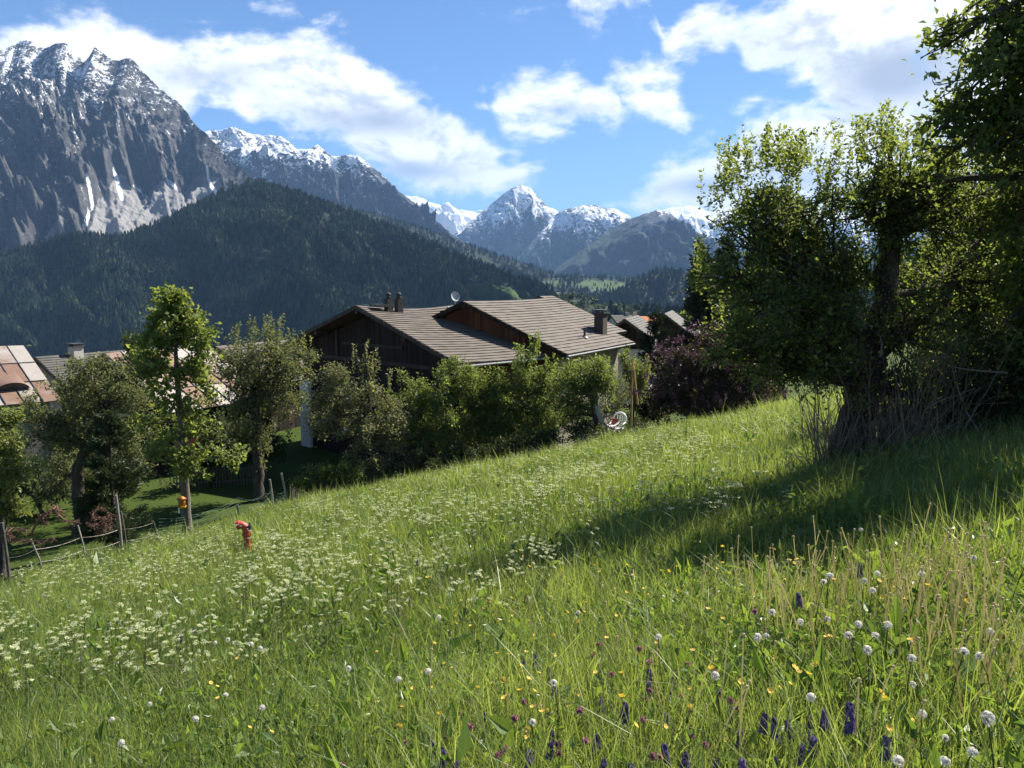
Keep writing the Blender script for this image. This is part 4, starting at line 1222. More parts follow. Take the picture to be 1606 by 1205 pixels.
    idx = r.choice(len(A), n_leaves, p=wv / wv.sum())
    pos = A[idx] + r.normal(size=(n_leaves, 3)) * spread
    tint = np.clip(ct[idx] + r.normal(0, 0.2, n_leaves), 0, 1)
    dirs = r.normal(size=(n_leaves, 3)) * 1.0
    if len(sh_pos):
        pos = np.concatenate([pos] + sh_pos); dirs = np.concatenate([dirs] + [d_ * 1.2 for d_ in sh_dir]); tint = np.concatenate([tint] + sh_t)
    leaf_mesh(crown_name, pos, leaf, lmat, r, aspect, up, tint, 0.25, dirs, root, base)
    return root


def lobe(px, py, Y, rpx, rpy, ry=None, ai=1, wgt=1.0):
    """Ellipsoid lobe from photo centre and half sizes at distance Y."""
    c = P(px, py, Y); rx = rpx * Y / FPX; rz = rpy * Y / FPX
    return (c, (rx, ry if ry is not None else (rx + rz) * 0.5, rz), ai, wgt)


def gp(px, Y, up=0.0):
    x = P(px, 700, Y)[0]
    return np.array([x, Y, float(G(x, Y)) + up])


def shoots_at(specs, r, Y, dY=0.5, spx=10):
    """Upright rods: (px, py_base, py_top, count)."""
    out = []
    for (px, pb, pt_, cnt) in specs:
        for i in range(int(cnt * (1.5 if Y < 15 else 1.0))):
            y = Y + r.uniform(-dY, dY)
            x0 = px + r.normal(0, spx); x1 = x0 + r.normal(0, spx * 0.7)
            out.append((P(x0, pb + r.uniform(-8, 12), y), P(x1, pt_ + abs(r.normal(0, abs(pb - pt_) * 0.25)), y + r.normal(0, 0.12))))
    return out


rr = np.random.RandomState(77)
# ---- the big old apple tree with its leaning trunk
YA = 11.5
b0 = gp(1322, YA)
tk = [b0, P(1336, 670, YA), P(1352, 605, YA), P(1364, 560, YA + 0.1), P(1388, 470, YA + 0.2), P(1400, 380, YA + 0.3), P(1402, 320, YA + 0.3)]
APPLE_L = [
    lobe(1230, 328, 11.2, 88, 58, 0.8, 3, 1.25), lobe(1172, 372, 11.0, 62, 70, 0.7, 3, 0.9), lobe(1185, 480, 10.9, 90, 70, 0.9, 3, 1.2), lobe(1120, 425, 10.8, 40, 38, 0.5, 3, 0.55),
    lobe(1265, 420, 11.3, 90, 80, 0.9, 3, 1.1), lobe(1232, 562, 10.9, 72, 62, 0.7, 2, 1.0), lobe(1300, 510, 11.0, 75, 60, 0.8, 3, 0.9), lobe(1350, 320, 11.8, 62, 60, 0.8, 5, 0.8),
    lobe(1405, 292, 11.9, 62, 44, 0.8, 6, 1.1), lobe(1440, 350, 11.6, 70, 70, 0.9, 5, 0.8), lobe(1350, 420, 11.9, 70, 60, 0.8, 4, 0.6), lobe(1430, 520, 11.5, 80, 70, 0.9, 3, 0.75),
    lobe(1500, 330, 12.0, 70, 80, 0.9, 5, 0.8), lobe(1500, 450, 12.2, 75, 70, 0.9, 4, 0.7), lobe(1330, 600, 11.2, 60, 40, 0.5, 2, 0.45), lobe(1400, 610, 11.3, 60, 45, 0.6, 2, 0.4), lobe(1455, 620, 11.2, 55, 50, 0.6, 2, 0.5), lobe(1470, 270, 11.9, 50, 40, 0.7, 6, 0.8), lobe(1150, 540, 11.0, 50, 44, 0.6, 2, 0.7), lobe(1290, 570, 10.9, 60, 40, 0.6, 2, 0.7), lobe(1240, 470, 11.6, 110, 110, 1.0, 3, 0.6),
]
sh = shoots_at([(1140, 315, 222, 7), (1160, 300, 212, 6), (1178, 280, 200, 9), (1215, 275, 188, 12), (1240, 280, 196, 9), (1262, 270, 196, 10), (1295, 280, 232, 6), (1322, 275, 182, 7), (1352, 265, 176, 10), (1375, 255, 178, 9), (1392, 245, 158, 12), (1420, 250, 196, 8), (1450, 260, 184, 8), (1480, 280, 220, 6), (1095, 430, 368, 5), (1102, 455, 410, 4), (1240, 320, 215, 8), (1165, 360, 285, 7), (1125, 335, 255, 6), (1300, 330, 262, 6), (1190, 400, 330, 7), (1270, 400, 330, 7), (1330, 420, 350, 6)], rr, 11.4, 0.6, 9)
tree('apple_tree', 'big old apple tree with leaning dark trunk and upright leafy shoots', 'tree', tk, [0.27, 0.235, 0.22, 0.215, 0.165, 0.13, 0.08], APPLE_L, 60000, 0.050, M_L_APPLE, M_BARK, 101, sh,
     spread=0.06, nsub=40, ntwig=6, limb_r=0.45, reach=1.22,
     extra_limbs=[(P(1362, 565, YA), P(1478, 470, YA + 0.4), 0.17, 0.10), (P(1478, 470, YA + .4), P(1535, 380, YA + 0.6), 0.10, 0.05), (P(1362, 570, YA), P(1270, 455, YA - .3), 0.14, 0.08), (P(1395, 350, YA + .3), P(1520, 272, YA), 0.075, 0.035), (P(1405, 330, YA + .3), P(1395, 240, YA + .3), 0.09, 0.03), (P(1352, 600, YA), P(1290, 540, YA - 0.3), 0.09, 0.05)])

# ---- broad-leaved cherry reaching in from the right edge
ck = [np.array([9.4, 10.3, float(G(9.4, 10.3))]), np.array([9.2, 10.4, 0.8]), np.array([8.7, 10.5, 2.5]), np.array([8.0, 10.5, 3.9])]
CH_L = [lobe(1470, 255, 10.6, 50, 36, 0.6, 2, 0.6), lobe(1530, 200, 10.4, 50, 50, 0.6, 2, 0.6), lobe(1495, 165, 10.4, 46, 46, 0.6, 3, 0.6), lobe(1462, 215, 10.4, 40, 34, 0.6, 2, 0.6), lobe(1525, 90, 10.4, 40, 50, 0.6, 3, 0.6), lobe(1480, 75, 10.4, 28, 24, 0.4, 3, 0.3), lobe(1600, 120, 10.4, 95, 85, 0.9, 3, 1.0), lobe(1530, 150, 10.4, 48, 62, 0.5, 3, 0.42), lobe(1560, 30, 10.4, 52, 60, 0.6, 3, 0.6), lobe(1650, 30, 10.4, 110, 100, 0.9, 3, 1.0), lobe(1550, 240, 10.4, 80, 42, 0.7, 2, 0.7), lobe(1600, 330, 10.4, 75, 60, 0.8, 2, 0.7), lobe(1500, 232, 10.4, 55, 34, 0.45, 2, 0.5),
        lobe(1700, 200, 10.4, 120, 120, 1.0, 2, 1.0), lobe(1620, 250, 10.4, 80, 90, 0.9, 2, 0.8), lobe(1800, 0, 10.0, 160, 160, 1.2, 3, 1.0)]
tree('cherry_tree', 'tall cherry tree with large drooping leaves reaching in over the apple tree', 'tree', ck, [0.22, 0.18, 0.14, 0.09], CH_L, 16000, 0.092, M_L_CHERRY, M_BARK, 102, (), aspect=0.48, spread=0.09, nsub=26, ntwig=4, up=0.3, limb_r=0.5,
     extra_limbs=[(P(1660, 270, 10.4), P(1470, 285, 10.9), 0.07, 0.03)])

# ---- bright and dark growth behind and beside the apple tree on the right
def shrub(name, label, base, lobes, nl, leaf, mat, seed, bark=M_BARK, shoots=(), cat='shrub', **kw):
    b = np.array(base, float)
    cz = np.mean([l[0] for l in lobes], 0)
    t1 = b + (cz - b) * 0.35; t2 = b + (cz - b) * 0.7
    return tree(name, label, cat, [b, t1, t2], [kw.pop('r0', 0.10), 0.07, 0.05], [(l[0], l[1], min(2, 1 + i % 2), l[3]) for i, l in enumerate(lobes)], nl, leaf, mat, bark, seed, shoots, limb_r=0.5, **kw)


shrub('tree', 'bright green tree standing in shade behind the leaning apple tree', gp(1540, 17), [lobe(1500, 440, 17, 80, 90), lobe(1580, 400, 17, 90, 100), lobe(1545, 540, 17, 90, 70), lobe(1470, 560, 16.6, 55, 60), lobe(1640, 500, 17, 90, 120), lobe(1560, 300, 17.4, 90, 70), lobe(1440, 450, 17, 60, 70)], 24000, 0.085, M_L_LIGHT, 103, cat='tree', r0=0.2)
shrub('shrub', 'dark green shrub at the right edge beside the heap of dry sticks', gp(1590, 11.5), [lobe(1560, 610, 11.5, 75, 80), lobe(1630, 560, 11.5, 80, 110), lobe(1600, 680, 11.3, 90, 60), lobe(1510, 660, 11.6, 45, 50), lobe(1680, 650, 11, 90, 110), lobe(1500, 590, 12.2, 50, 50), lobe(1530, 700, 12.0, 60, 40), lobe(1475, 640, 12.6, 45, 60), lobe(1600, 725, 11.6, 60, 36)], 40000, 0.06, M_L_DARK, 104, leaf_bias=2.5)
# trees standing outside the frame on the right that throw the shade over the slope
shrub('tree', 'dark leafy tree at the right edge throwing shade over the slope', (10.9, 13.6, float(G(10.9, 13.6))), [((10.9, 13.7, 0.9), (2.2, 2.0, 2.0), 1, 1.0), ((12.4, 13.2, 2.4), (2.6, 2.4, 2.2), 1, 1.0), ((10.9, 11.9, 1.6), (1.9, 1.9, 1.9), 1, 1.0), ((9.6, 13.0, -0.6), (1.2, 1.2, 1.2), 1, .7), ((8.0, 11.8, 1.8), (1.3, 1.2, 1.3), 1, 1.3), ((7.35, 11.35, 0.6), (0.95, 0.9, 0.9), 1, 1.2), ((8.8, 12.3, 3.0), (1.4, 1.3, 1.2), 1, 1.2), ((6.9, 11.3, -0.5), (0.8, 0.7, 0.7), 1, 1.1), ((9.3, 13.7, 0.8), (1.5, 1.4, 1.7), 1, 1.2), ((8.9, 12.9, -0.5), (1.1, 1.1, 1.1), 1, 1.0), ((9.9, 15.2, 2.2), (1.5, 1.5, 1.5), 1, 1.1), ((11.8, 16.2, 1.6), (2.2, 2.0, 2.2), 1, 1.0), ((12.6, 17.0, 3.4), (2.0, 2.0, 1.8), 1, 1.0)], 52000, 0.095, M_L_CHERRY, 105, cat='tree', r0=0.2)
shrub('tree', 'leafy tree rising behind the cherry tree at the right', (9.8, 18.2, float(G(9.8, 18.2))), [((9.6, 18.0, 0.6), (2.2, 1.8, 1.8), 1, 1.0), ((10.6, 19.0, 1.6), (2.0, 1.8, 1.5), 1, 1.0)], 12000, 0.11, M_L_APPLE, 106, cat='tree', r0=0.2)

# ---- heap of dry sticks round the apple trunk
root = thing('brush_pile', 'tangled heap of dry bare sticks around the apple trunk', 'brush pile', gp(1390, 11.2)); o = np.array(root.location)
mb = MB(); r = np.random.RandomState(31)
for i in range(520):
    x0 = r.choice([r.normal(1415, 42), r.normal(1298, 14)], p=[0.88, 0.12]); y = 11.35 + r.uniform(-0.6, 0.9) if x0 > 1368 else 11.5 + r.uniform(-0.5, 0.5)
    a = gp(x0, y); h = abs(r.normal(0.75, 0.5)) + 0.15
    b = a + np.array([r.normal(0, 0.35), r.normal(0, 0.3), h])
    p = bez(a, b, r.normal(size=3) * 0.12, 6, r, 0.02)
    mb.tube(p, np.linspace(r.uniform(0.006, 0.014), 0.003, 6), 4, cap=False, a=r.rand())
    if r.rand() < 0.4:
        q = p[3]; mb.tube([q, q + np.array([r.normal(0, 0.25), r.normal(0, 0.2), r.uniform(0.05, 0.4)])], [0.006, 0.002], 4, cap=False, a=r.rand())
for (x0, y0, x1, y1) in [(1545, 690, 1490, 560), (1490, 560, 1440, 572), (1580, 585, 1480, 570), (1455, 640, 1530, 610), (1500, 600, 1512, 655), (1300, 560, 1330, 660), (1420, 700, 1395, 560), (1380, 560, 1375, 520), (1465, 700, 1450, 590)]:
    a, b = P(x0, y0, 10.7), P(x1, y1, 10.9)
    mb.tube(bez(a, b, r.normal(size=3) * 0.08, 7, r, 0.02), np.linspace(0.016, 0.006, 7), 5, a=r.rand())
mb.build('stick', M_TWIG, root, off=o); root.children[0]['kind'] = 'stuff'

# ---- young maple by the fence
YM = 25.6
b0 = gp(288, YM)
mk = [b0, P(289, 740, YM), P(284, 660, YM), P(277, 590, YM), P(275, 530, YM), P(273, 478, YM)]
MP = [lobe(270, 470, YM, 22, 20, None, 5, 1.0), lobe(262, 500, YM, 36, 24, None, 5, .9), lobe(298, 512, YM, 32, 26, None, 4, .9), lobe(240, 535, YM, 34, 24, None, 4, .8), lobe(275, 540, YM, 40, 26, None, 4, 0.8), lobe(318, 540, YM, 26, 26, None, 4, .8), lobe(222, 565, YM, 30, 22, None, 3, 0.7), lobe(318, 575, YM, 30, 26, None, 3, 0.7), lobe(248, 585, YM, 36, 28, None, 3, 0.55), lobe(290, 590, YM, 40, 30, None, 3, 0.5), lobe(330, 612, YM, 26, 22, None, 3, 0.5), lobe(255, 625, YM, 34, 26, None, 2, 0.5), lobe(300, 635, YM, 36, 28, None, 2, 0.5),
      lobe(240, 665, YM, 30, 22, None, 2, 0.55), lobe(280, 670, YM, 40, 26, None, 2, 0.5), lobe(320, 675, YM, 30, 24, None, 2, 0.5), lobe(255, 705, YM - .3, 34, 26, None, 1, 0.6), lobe(310, 712, YM - .3, 34, 26, None, 1, 0.6), lobe(365, 715, YM, 26, 22, None, 1, 0.5), lobe(295, 738, YM - .3, 36, 14, None, 1, 0.5)]
tree('maple_tree', 'slender young maple with bright green leaves beside the wire fence', 'tree', mk, [0.16, 0.13, 0.10, 0.08, 0.05, 0.02], MP, 8600, 0.115, M_L_MAPLE, M_BARK_G, 110,
     shoots_at([(240, 480, 452, 2), (256, 475, 450, 2), (286, 480, 456, 2)], rr, YM, 0.2, 3), aspect=0.9, spread=0.11, nsub=12, ntwig=3, up=0.4, sub_r=0.014, limb_r=0.42)

# ---- light green tree at the left edge
YL = 23.5
shrub('tree', 'light yellow green tree cut by the left edge of the picture', gp(-12, YL), [lobe(12, 690, YL, 38, 42), lobe(20, 745, YL, 40, 36), lobe(-30, 710, YL, 50, 60), lobe(18, 650, YL + .4, 24, 18), lobe(25, 785, YL, 24, 20), lobe(-40, 780, YL, 40, 40)], 7500, 0.11, M_L_LIGHT, 111, cat='tree', aspect=0.6, nsub=16, ntwig=4, spread=0.1, r0=0.14)

# ---- old apple in the garden, left
YO = 33.0
b0 = gp(118, YO); 
tk = [b0, P(120, 740, YO), P(135, 700, YO), P(150, 670, YO), P(160, 640, YO)]
tree('apple_tree', 'wide grey green old apple tree in front of the left barn', 'tree', tk, [0.26, 0.23, 0.21, 0.16, 0.10],
     [lobe(110, 640, YO, 66, 50, 1.5, 3), lobe(175, 630, YO, 60, 46, 1.5, 4), lobe(145, 590, YO, 50, 32, 1.2, 4, 0.8), lobe(70, 690, YO, 48, 50, 1.3, 2), lobe(210, 680, YO, 48, 48, 1.3, 3), lobe(140, 690, YO - .4, 66, 48, 1.2, 3), lobe(205, 610, YO + .4, 40, 30, 1, 4, 0.7), lobe(45, 650, YO, 40, 40, 1, 2, 0.8), lobe(100, 750, YO + 1, 66, 44, 1.4, 1, 1.0), lobe(225, 745, YO + .8, 40, 44, 1.2, 2, 0.9)],
     26000, 0.105, M_L_OLD, M_BARK, 112, shoots_at([(105, 600, 556, 4), (118, 595, 552, 4), (150, 580, 550, 4), (90, 610, 575, 3), (180, 590, 560, 4), (60, 640, 598, 2)], rr, YO, 0.8, 6), spread=0.13, nsub=18, ntwig=4)
# dense dark growth between that apple and the barn (shaded garden hedge)
shrub('shrub', 'dense shaded shrub below the old apple tree', gp(60, 36), [lobe(40, 750, 36, 50, 50), lobe(100, 770, 36, 60, 40), lobe(-20, 740, 36, 50, 60)], 9000, 0.13, M_L_DARK, 113)
shrub('tree', 'dark leafy tree top peeping out behind the slender maple', gp(215, 44), [lobe(212, 535, 44, 24, 24), lobe(225, 575, 44, 40, 36), lobe(200, 590, 44, 30, 30)], 4200, 0.14, M_L_DARK, 114, cat='tree')

# ---- apple tree right of the rusty barn
YB = 38.5
b0 = gp(404, YB)
tk = [b0, P(404, 720, YB), P(402, 660, YB), P(398, 610, YB), P(405, 570, YB)]
tree('apple_tree', 'dark spreading apple tree between the rusty barn and the farmhouse', 'tree', tk, [0.27, 0.22, 0.20, 0.17, 0.10],
     [lobe(410, 555, YB, 58, 34, 1.8, 4), lobe(375, 580, YB, 40, 34, 1.5, 3), lobe(455, 575, YB, 42, 34, 1.5, 4), lobe(420, 600, YB, 66, 36, 2.0, 3), lobe(385, 640, YB, 50, 40, 1.8, 3), lobe(445, 640, YB, 45, 40, 1.6, 3, 0.8), lobe(400, 690, YB + .5, 52, 34, 1.6, 2, 0.8), lobe(478, 560, YB, 22, 18, 0.8, 4, 0.5)],
     21000, 0.115, M_L_OLD, M_BARK, 115, shoots_at([(375, 545, 505, 5), (395, 535, 492, 6), (415, 535, 487, 6), (435, 540, 492, 6), (455, 550, 512, 5), (352, 560, 528, 3), (478, 548, 520, 3)], rr, YB, 0.9, 6), spread=0.14, nsub=18, ntwig=4)
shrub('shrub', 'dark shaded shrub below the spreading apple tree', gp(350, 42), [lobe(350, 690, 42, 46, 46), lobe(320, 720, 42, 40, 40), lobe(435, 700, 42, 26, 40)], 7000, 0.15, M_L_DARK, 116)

# ---- flowering apple in front of the gable, with one tall leader
YF = 36.5
b0 = gp(585, YF)
tk = [b0, P(585, 690, YF), P(580, 650, YF), P(576, 600, YF), P(572, 540, YF)]
tree('apple_tree', 'pale blossoming apple tree with one tall leader before the dark gable', 'tree', tk, [0.18, 0.15, 0.12, 0.07, 0.02],
     [lobe(520, 620, YF, 44, 36, 1.3, 2), lobe(570, 630, YF, 46, 36, 1.3, 3), lobe(540, 675, YF, 54, 40, 1.4, 2), lobe(600, 680, YF - .4, 48, 36, 1.3, 2, 0.8), lobe(505, 665, YF, 34, 36, 1.1, 2, 0.8), lobe(620, 655, YF, 34, 30, 1.0, 3, 0.7), lobe(590, 715, YF - .6, 60, 24, 1.2, 1, 0.8), lobe(520, 590, YF + .3, 30, 20, 0.8, 3, 0.6), lobe(575, 590, YF, 14, 20, 0.4, 4, 0.4)],
     17000, 0.10, M_L_BLOSS, M_BARK, 117, shoots_at([(572, 600, 530, 3), (578, 590, 545, 4), (590, 590, 540, 2), (560, 580, 528, 2), (610, 610, 578, 3)], rr, YF, 0.25, 3), spread=0.13, nsub=18, ntwig=4)

# ---- hazel-like shrubs in a row in front of the farmhouse
HZ = [
    (652, 38.0, [lobe(645, 625, 38, 40, 42), lobe(685, 598, 38, 44, 38), lobe(715, 585, 38.4, 34, 26), lobe(660, 690, 37.6, 50, 50), lobe(700, 655, 38, 52, 60)], 'broad green shrub touching the eave corner of the dark gable', M_L_HAZEL, []),
    (730, 38.5, [lobe(738, 600, 38.5, 36, 34), lobe(765, 610, 38.5, 36, 32), lobe(765, 645, 38.5, 50, 46), lobe(745, 690, 38, 50, 44), lobe(790, 605, 38.5, 30, 30), lobe(795, 660, 38.3, 40, 44)], 'rounded green shrub in the middle of the row', M_L_APPLE, []),
    (820, 39.0, [lobe(828, 568, 39, 36, 26), lobe(815, 620, 39, 46, 50), lobe(855, 635, 39, 46, 56), lobe(830, 680, 38.6, 60, 36), lobe(868, 585, 39, 34, 30), lobe(885, 660, 38.8, 40, 40)], 'tall green shrub with upright shoots crossing the roof step', M_L_HAZEL, [(815, 570, 535, 6), (838, 560, 512, 6), (845, 560, 520, 4), (825, 560, 540, 5), (862, 585, 552, 4)]),
]
for i, (px, Y, lb, lab, mt, shs) in enumerate(HZ):
    shrub('shrub', lab, gp(px, Y), lb, 16500, 0.105, mt, 120 + i, shoots=shoots_at(shs, rr, Y, 0.4, 5) if shs else (), nsub=20, ntwig=4, spread=0.12, group='green shrubs in front of the farmhouse')
b0 = gp(938, 37.0)
tk = [b0, P(936, 650, 37), P(930, 625, 37), P(922, 605, 37)]
tree('fruit_tree', 'small round fruit tree with a stout bare trunk beside the white garden chair', 'tree', tk, [0.24, 0.21, 0.17, 0.12], [lobe(905, 590, 37, 40, 26, 1.2, 2), lobe(945, 588, 37.2, 30, 24, 1.0, 3), lobe(920, 620, 37, 46, 30, 1.2, 2), lobe(885, 630, 37.4, 28, 44, 1.0, 1), lobe(955, 615, 37.4, 16, 22, 0.7, 3, 0.7), lobe(900, 655, 37.6, 36, 34, 0.9, 1, 0.7), lobe(935, 575, 37.2, 36, 18, 1.0, 3), lobe(890, 600, 37.2, 36, 30, 1.0, 2)], 12500, 0.10, M_L_HAZEL, M_BARK, 125, spread=0.12, nsub=18, ntwig=4)
shrub('shrub', 'grey twiggy shrub against the rough plaster wall', gp(972, 42.5), [lobe(972, 605, 42.5, 16, 36), lobe(962, 640, 42, 22, 24)], 2200, 0.09, M_L_OLD, 126, bark=M_TWIG)
shrub('shrub', 'fresh green shrub beside the pale house wall behind the wooden poles', gp(990, 46), [lobe(985, 560, 46, 16, 14), lobe(1005, 585, 46, 22, 26), lobe(1000, 610, 46, 26, 20)], 4500, 0.12, M_L_LIGHT, 127)
shrub('shrub', 'low dark bush beyond the upper end of the garden fence', gp(520, 34.6), [lobe(505, 745, 34.6, 38, 16), lobe(550, 740, 34.8, 30, 18), lobe(470, 760, 34.4, 20, 12)], 6000, 0.09, M_L_APPLE, 128)
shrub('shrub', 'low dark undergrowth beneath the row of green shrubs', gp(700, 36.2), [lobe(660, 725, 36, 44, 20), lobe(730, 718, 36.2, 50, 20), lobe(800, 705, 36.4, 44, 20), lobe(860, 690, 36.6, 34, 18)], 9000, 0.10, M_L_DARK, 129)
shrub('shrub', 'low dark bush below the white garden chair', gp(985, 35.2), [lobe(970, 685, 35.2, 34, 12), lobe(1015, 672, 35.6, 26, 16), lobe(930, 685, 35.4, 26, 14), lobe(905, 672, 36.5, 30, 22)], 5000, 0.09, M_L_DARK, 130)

# ---- lilac in purple flower
YLi = 39.5
r = np.random.RandomState(140)
b0 = gp(1115, YLi)
LL = [lobe(1050, 600, YLi, 42, 50), lobe(1100, 575, YLi, 58, 48), lobe(1150, 570, YLi, 52, 44), lobe(1190, 590, YLi, 44, 52), lobe(1060, 560, YLi, 34, 26), lobe(1130, 545, YLi + .6, 40, 24), lobe(1080, 630, YLi - .4, 60, 36), lobe(1150, 625, YLi - .4, 70, 36), lobe(1205, 630, YLi, 34, 36), lobe(1020, 625, YLi, 24, 34), lobe(1110, 525, YLi + 1, 36, 16, None, 1, .6), lobe(1170, 535, YLi + 1, 40, 20)]
lil = shrub('lilac_bush', 'large dark lilac bush covered in purple flower heads', b0, LL, 34000, 0.10, M_L_LILAC, 141, reach=1.0, nsub=20, ntwig=4, spread=0.13)
pts = []
for (c, rad, ai, wg) in LL:
    for i in range(26):
        dv = r.normal(size=3); dv[2] = abs(dv[2]) * 0.9 - 0.12; dv /= np.linalg.norm(dv)
        if dv[1] > 0.75: dv[1] *= -1
        p = c + dv * np.array(rad) * r.uniform(0.95, 1.12)
        if proj(p)[1] > 640: continue
        n = 34
        h = r.uniform(0, 1, n); rad_ = 0.085 * (1 - h * 0.85)
        an = r.uniform(0, 6.28, n)
        pts.append(p + np.stack([np.cos(an) * rad_, np.sin(an) * rad_, h * 0.26], -1))
pts = np.concatenate(pts)
leaf_mesh('flower_heads', pts, 0.055, M_F_LILAC, r, 0.9, 0.2, None, 0.0, None, lil, b0)
lil.children[-1]['kind'] = 'stuff'


# ---- conifers
def conifer(name, label, base, top, rmax, nb, ncards, lmat, seed, droop=0.1, nl=0.12, nw=0.012, fuzzy=0.05, zmin=0.08, prof=0.9, group=None, cat='conifer', trunk_r=0.12):
    r = np.random.RandomState(seed); base = np.array(base, float); top = np.array(top, float)
    root = thing(name, label, cat, base, group); H = top[2] - base[2]
    mb = MB(); mb.tube(np.linspace(base - Z3 * 0.2, top, 7), np.linspace(trunk_r, 0.012, 7), 8)
    segs = []
    for i in range(nb):
        f = zmin + (1 - zmin) * (i + r.rand()) / nb
        p0 = base + (top - base) * f
        L = rmax * (1 - f) ** prof * r.uniform(0.7, 1.1) + 0.05
        a = r.uniform(0, 6.28); dv = np.array([math.cos(a), math.sin(a), 0.0])
        p1 = p0 + dv * L + Z3 * (L * (0.35 - droop * 4 * (1 - f)))
        br = bez(p0, p1, Z3 * (-0.12 * L), 5, r); mb.tube(br, np.linspace(0.03 * (1 - f) + 0.008, 0.005, 5), 4, cap=False)
        for q in range(6):
            t = r.uniform(0.25, 1.0); c = np.array([np.interp(t, np.linspace(0, 1, 5), br[:, k2]) for k2 in range(3)])
            sd_ = np.cross(dv, Z3) * r.choice([-1, 1]) * L * 0.35 * (1.1 - t) + dv * L * 0.12 + Z3 * r.uniform(-.05, .12) * L
            segs.append((c, c + sd_, L))
        segs.append((br[1], br[-1], L))
    mb.build('trunk', M_BARK, root, off=base)
    wl = np.array([np.linalg.norm(b - a) + 0.05 for a, b, _ in segs]); idx = r.choice(len(segs), ncards, p=wl / wl.sum())
    A = np.array([s_[0] for s_ in segs])[idx]; B = np.array([s_[1] for s_ in segs])[idx]
    t = r.rand(ncards, 1); pos = A + (B - A) * t + r.normal(size=(ncards, 3)) * fuzzy
    dirs = (B - A) / (np.linalg.norm(B - A, axis=1)[:, None] + 1e-6) * 1.2
    dirs[:, 2] += 0.5
    leaf_mesh('crown', pos, nl, lmat, r, nw / nl, 0.2, np.clip(r.normal(0.45, 0.22, ncards), 0, 1), 0.0, dirs, root, base)
    return root


conifer('pine_tree', 'small bushy pine behind the tall wooden fence post', gp(172, 28.5), P(168, 648, 28.5), 1.35, 70, 17000, M_NEEDLE_P, 151, 0.02, 0.16, 0.022, 0.06, 0.05, 0.6)
conifer('dark_conifer', 'small dark conifer in front of the pale village house', gp(1032, 52), P(1030, 494, 52), 2.0, 80, 17000, M_NEEDLE, 152, 0.05, 0.2, 0.05, 0.10, 0.05, 0.55)
for i, (px, pt_, Y, rm) in enumerate([(1100, 385, 56, 2.6), (1140, 372, 58, 2.8), (1178, 400, 55, 2.6)]):
    conifer('spruce_tree', ['dark spruce showing left of the big apple crown', 'tallest dark spruce behind the apple crown', 'dark spruce nearly hidden by the apple crown'][i], gp(px, Y), P(px, pt_, Y), rm, 110, 16000, M_NEEDLE, 160 + i, 0.10, 0.30, 0.07, 0.14, 0.1, 0.75, group='dark spruces behind the apple tree', trunk_r=0.2)
shrub('tree', 'round green tree far off between the village roofs', gp(1065, 150), [lobe(1060, 500, 150, 12, 8), lobe(1075, 495, 150, 10, 10)], 1500, 0.5, M_L_HAZEL, 170, cat='tree', r0=0.3)
shrub('tree', 'small bright tree in front of the orange roofed house', gp(1012, 120), [lobe(1010, 515, 120, 7, 9)], 900, 0.4, M_L_LIGHT, 171, cat='tree', r0=0.2)
# ---------------------------------------------------------------- red hydrant pipe
root = thing('hydrant', 'red bent hydrant pipe standing in the flowering meadow', 'hydrant', hit(388, 862, 0.05)); root.location.z = float(P(388, 822, root.location.y)[2]) - 0.84
HYD = (root.location.x, root.location.y)
M_RED = mat_noise('worn_red_paint', (0.34, 0.045, 0.03), (0.48, 0.09, 0.06), 7, 0.5, 0.08, spec=0.4)
mb = MB(); zt = 0.86
pts = [(0, 0, -0.3), (0, 0, 0.2), (0, 0, zt - 0.18)]
for i in range(1, 9):
    a = math.pi * 0.62 * i / 8
    pts.append((-0.125 * (1 - math.cos(a)), -0.02 * i / 8, zt - 0.18 + 0.15 * math.sin(a)))
mb.tube(pts, [0.072] * 3 + [0.076] * 8, 16)
mb.build('pipe', M_RED, root, smooth=True)
mb = MB(); e = np.array(pts[-1]); t = np.array(pts[-1]) - np.array(pts[-2]); t /= np.linalg.norm(t)
mb.tube([e - t * 0.05, e + t * 0.025], 0.095, 16); mb.build('outlet_flange', M_RED, root, smooth=False)
mb = MB(); mb.tube([(0, 0, 0.60), (0, 0, 0.63)], 0.086, 16); mb.tube([(0, 0, 0.635), (0, 0, 0.66)], 0.086, 16)
for i in range(6):
    a = i * math.pi / 3; mb.tube([(0.086 * math.cos(a), 0.086 * math.sin(a), 0.58), (0.086 * math.cos(a), 0.086 * math.sin(a), 0.68)], 0.012, 6)
mb.build('flange', M_RED, root)
mb = MB(); mb.cbox((0.085, -0.03, 0.78), 0.06, 0.08, 0.10); mb.tube([(0.08, -0.03, 0.82), (0.08, -0.03, 0.88)], 0.02, 8); mb.build('valve_cap', M_DARKMET, root)

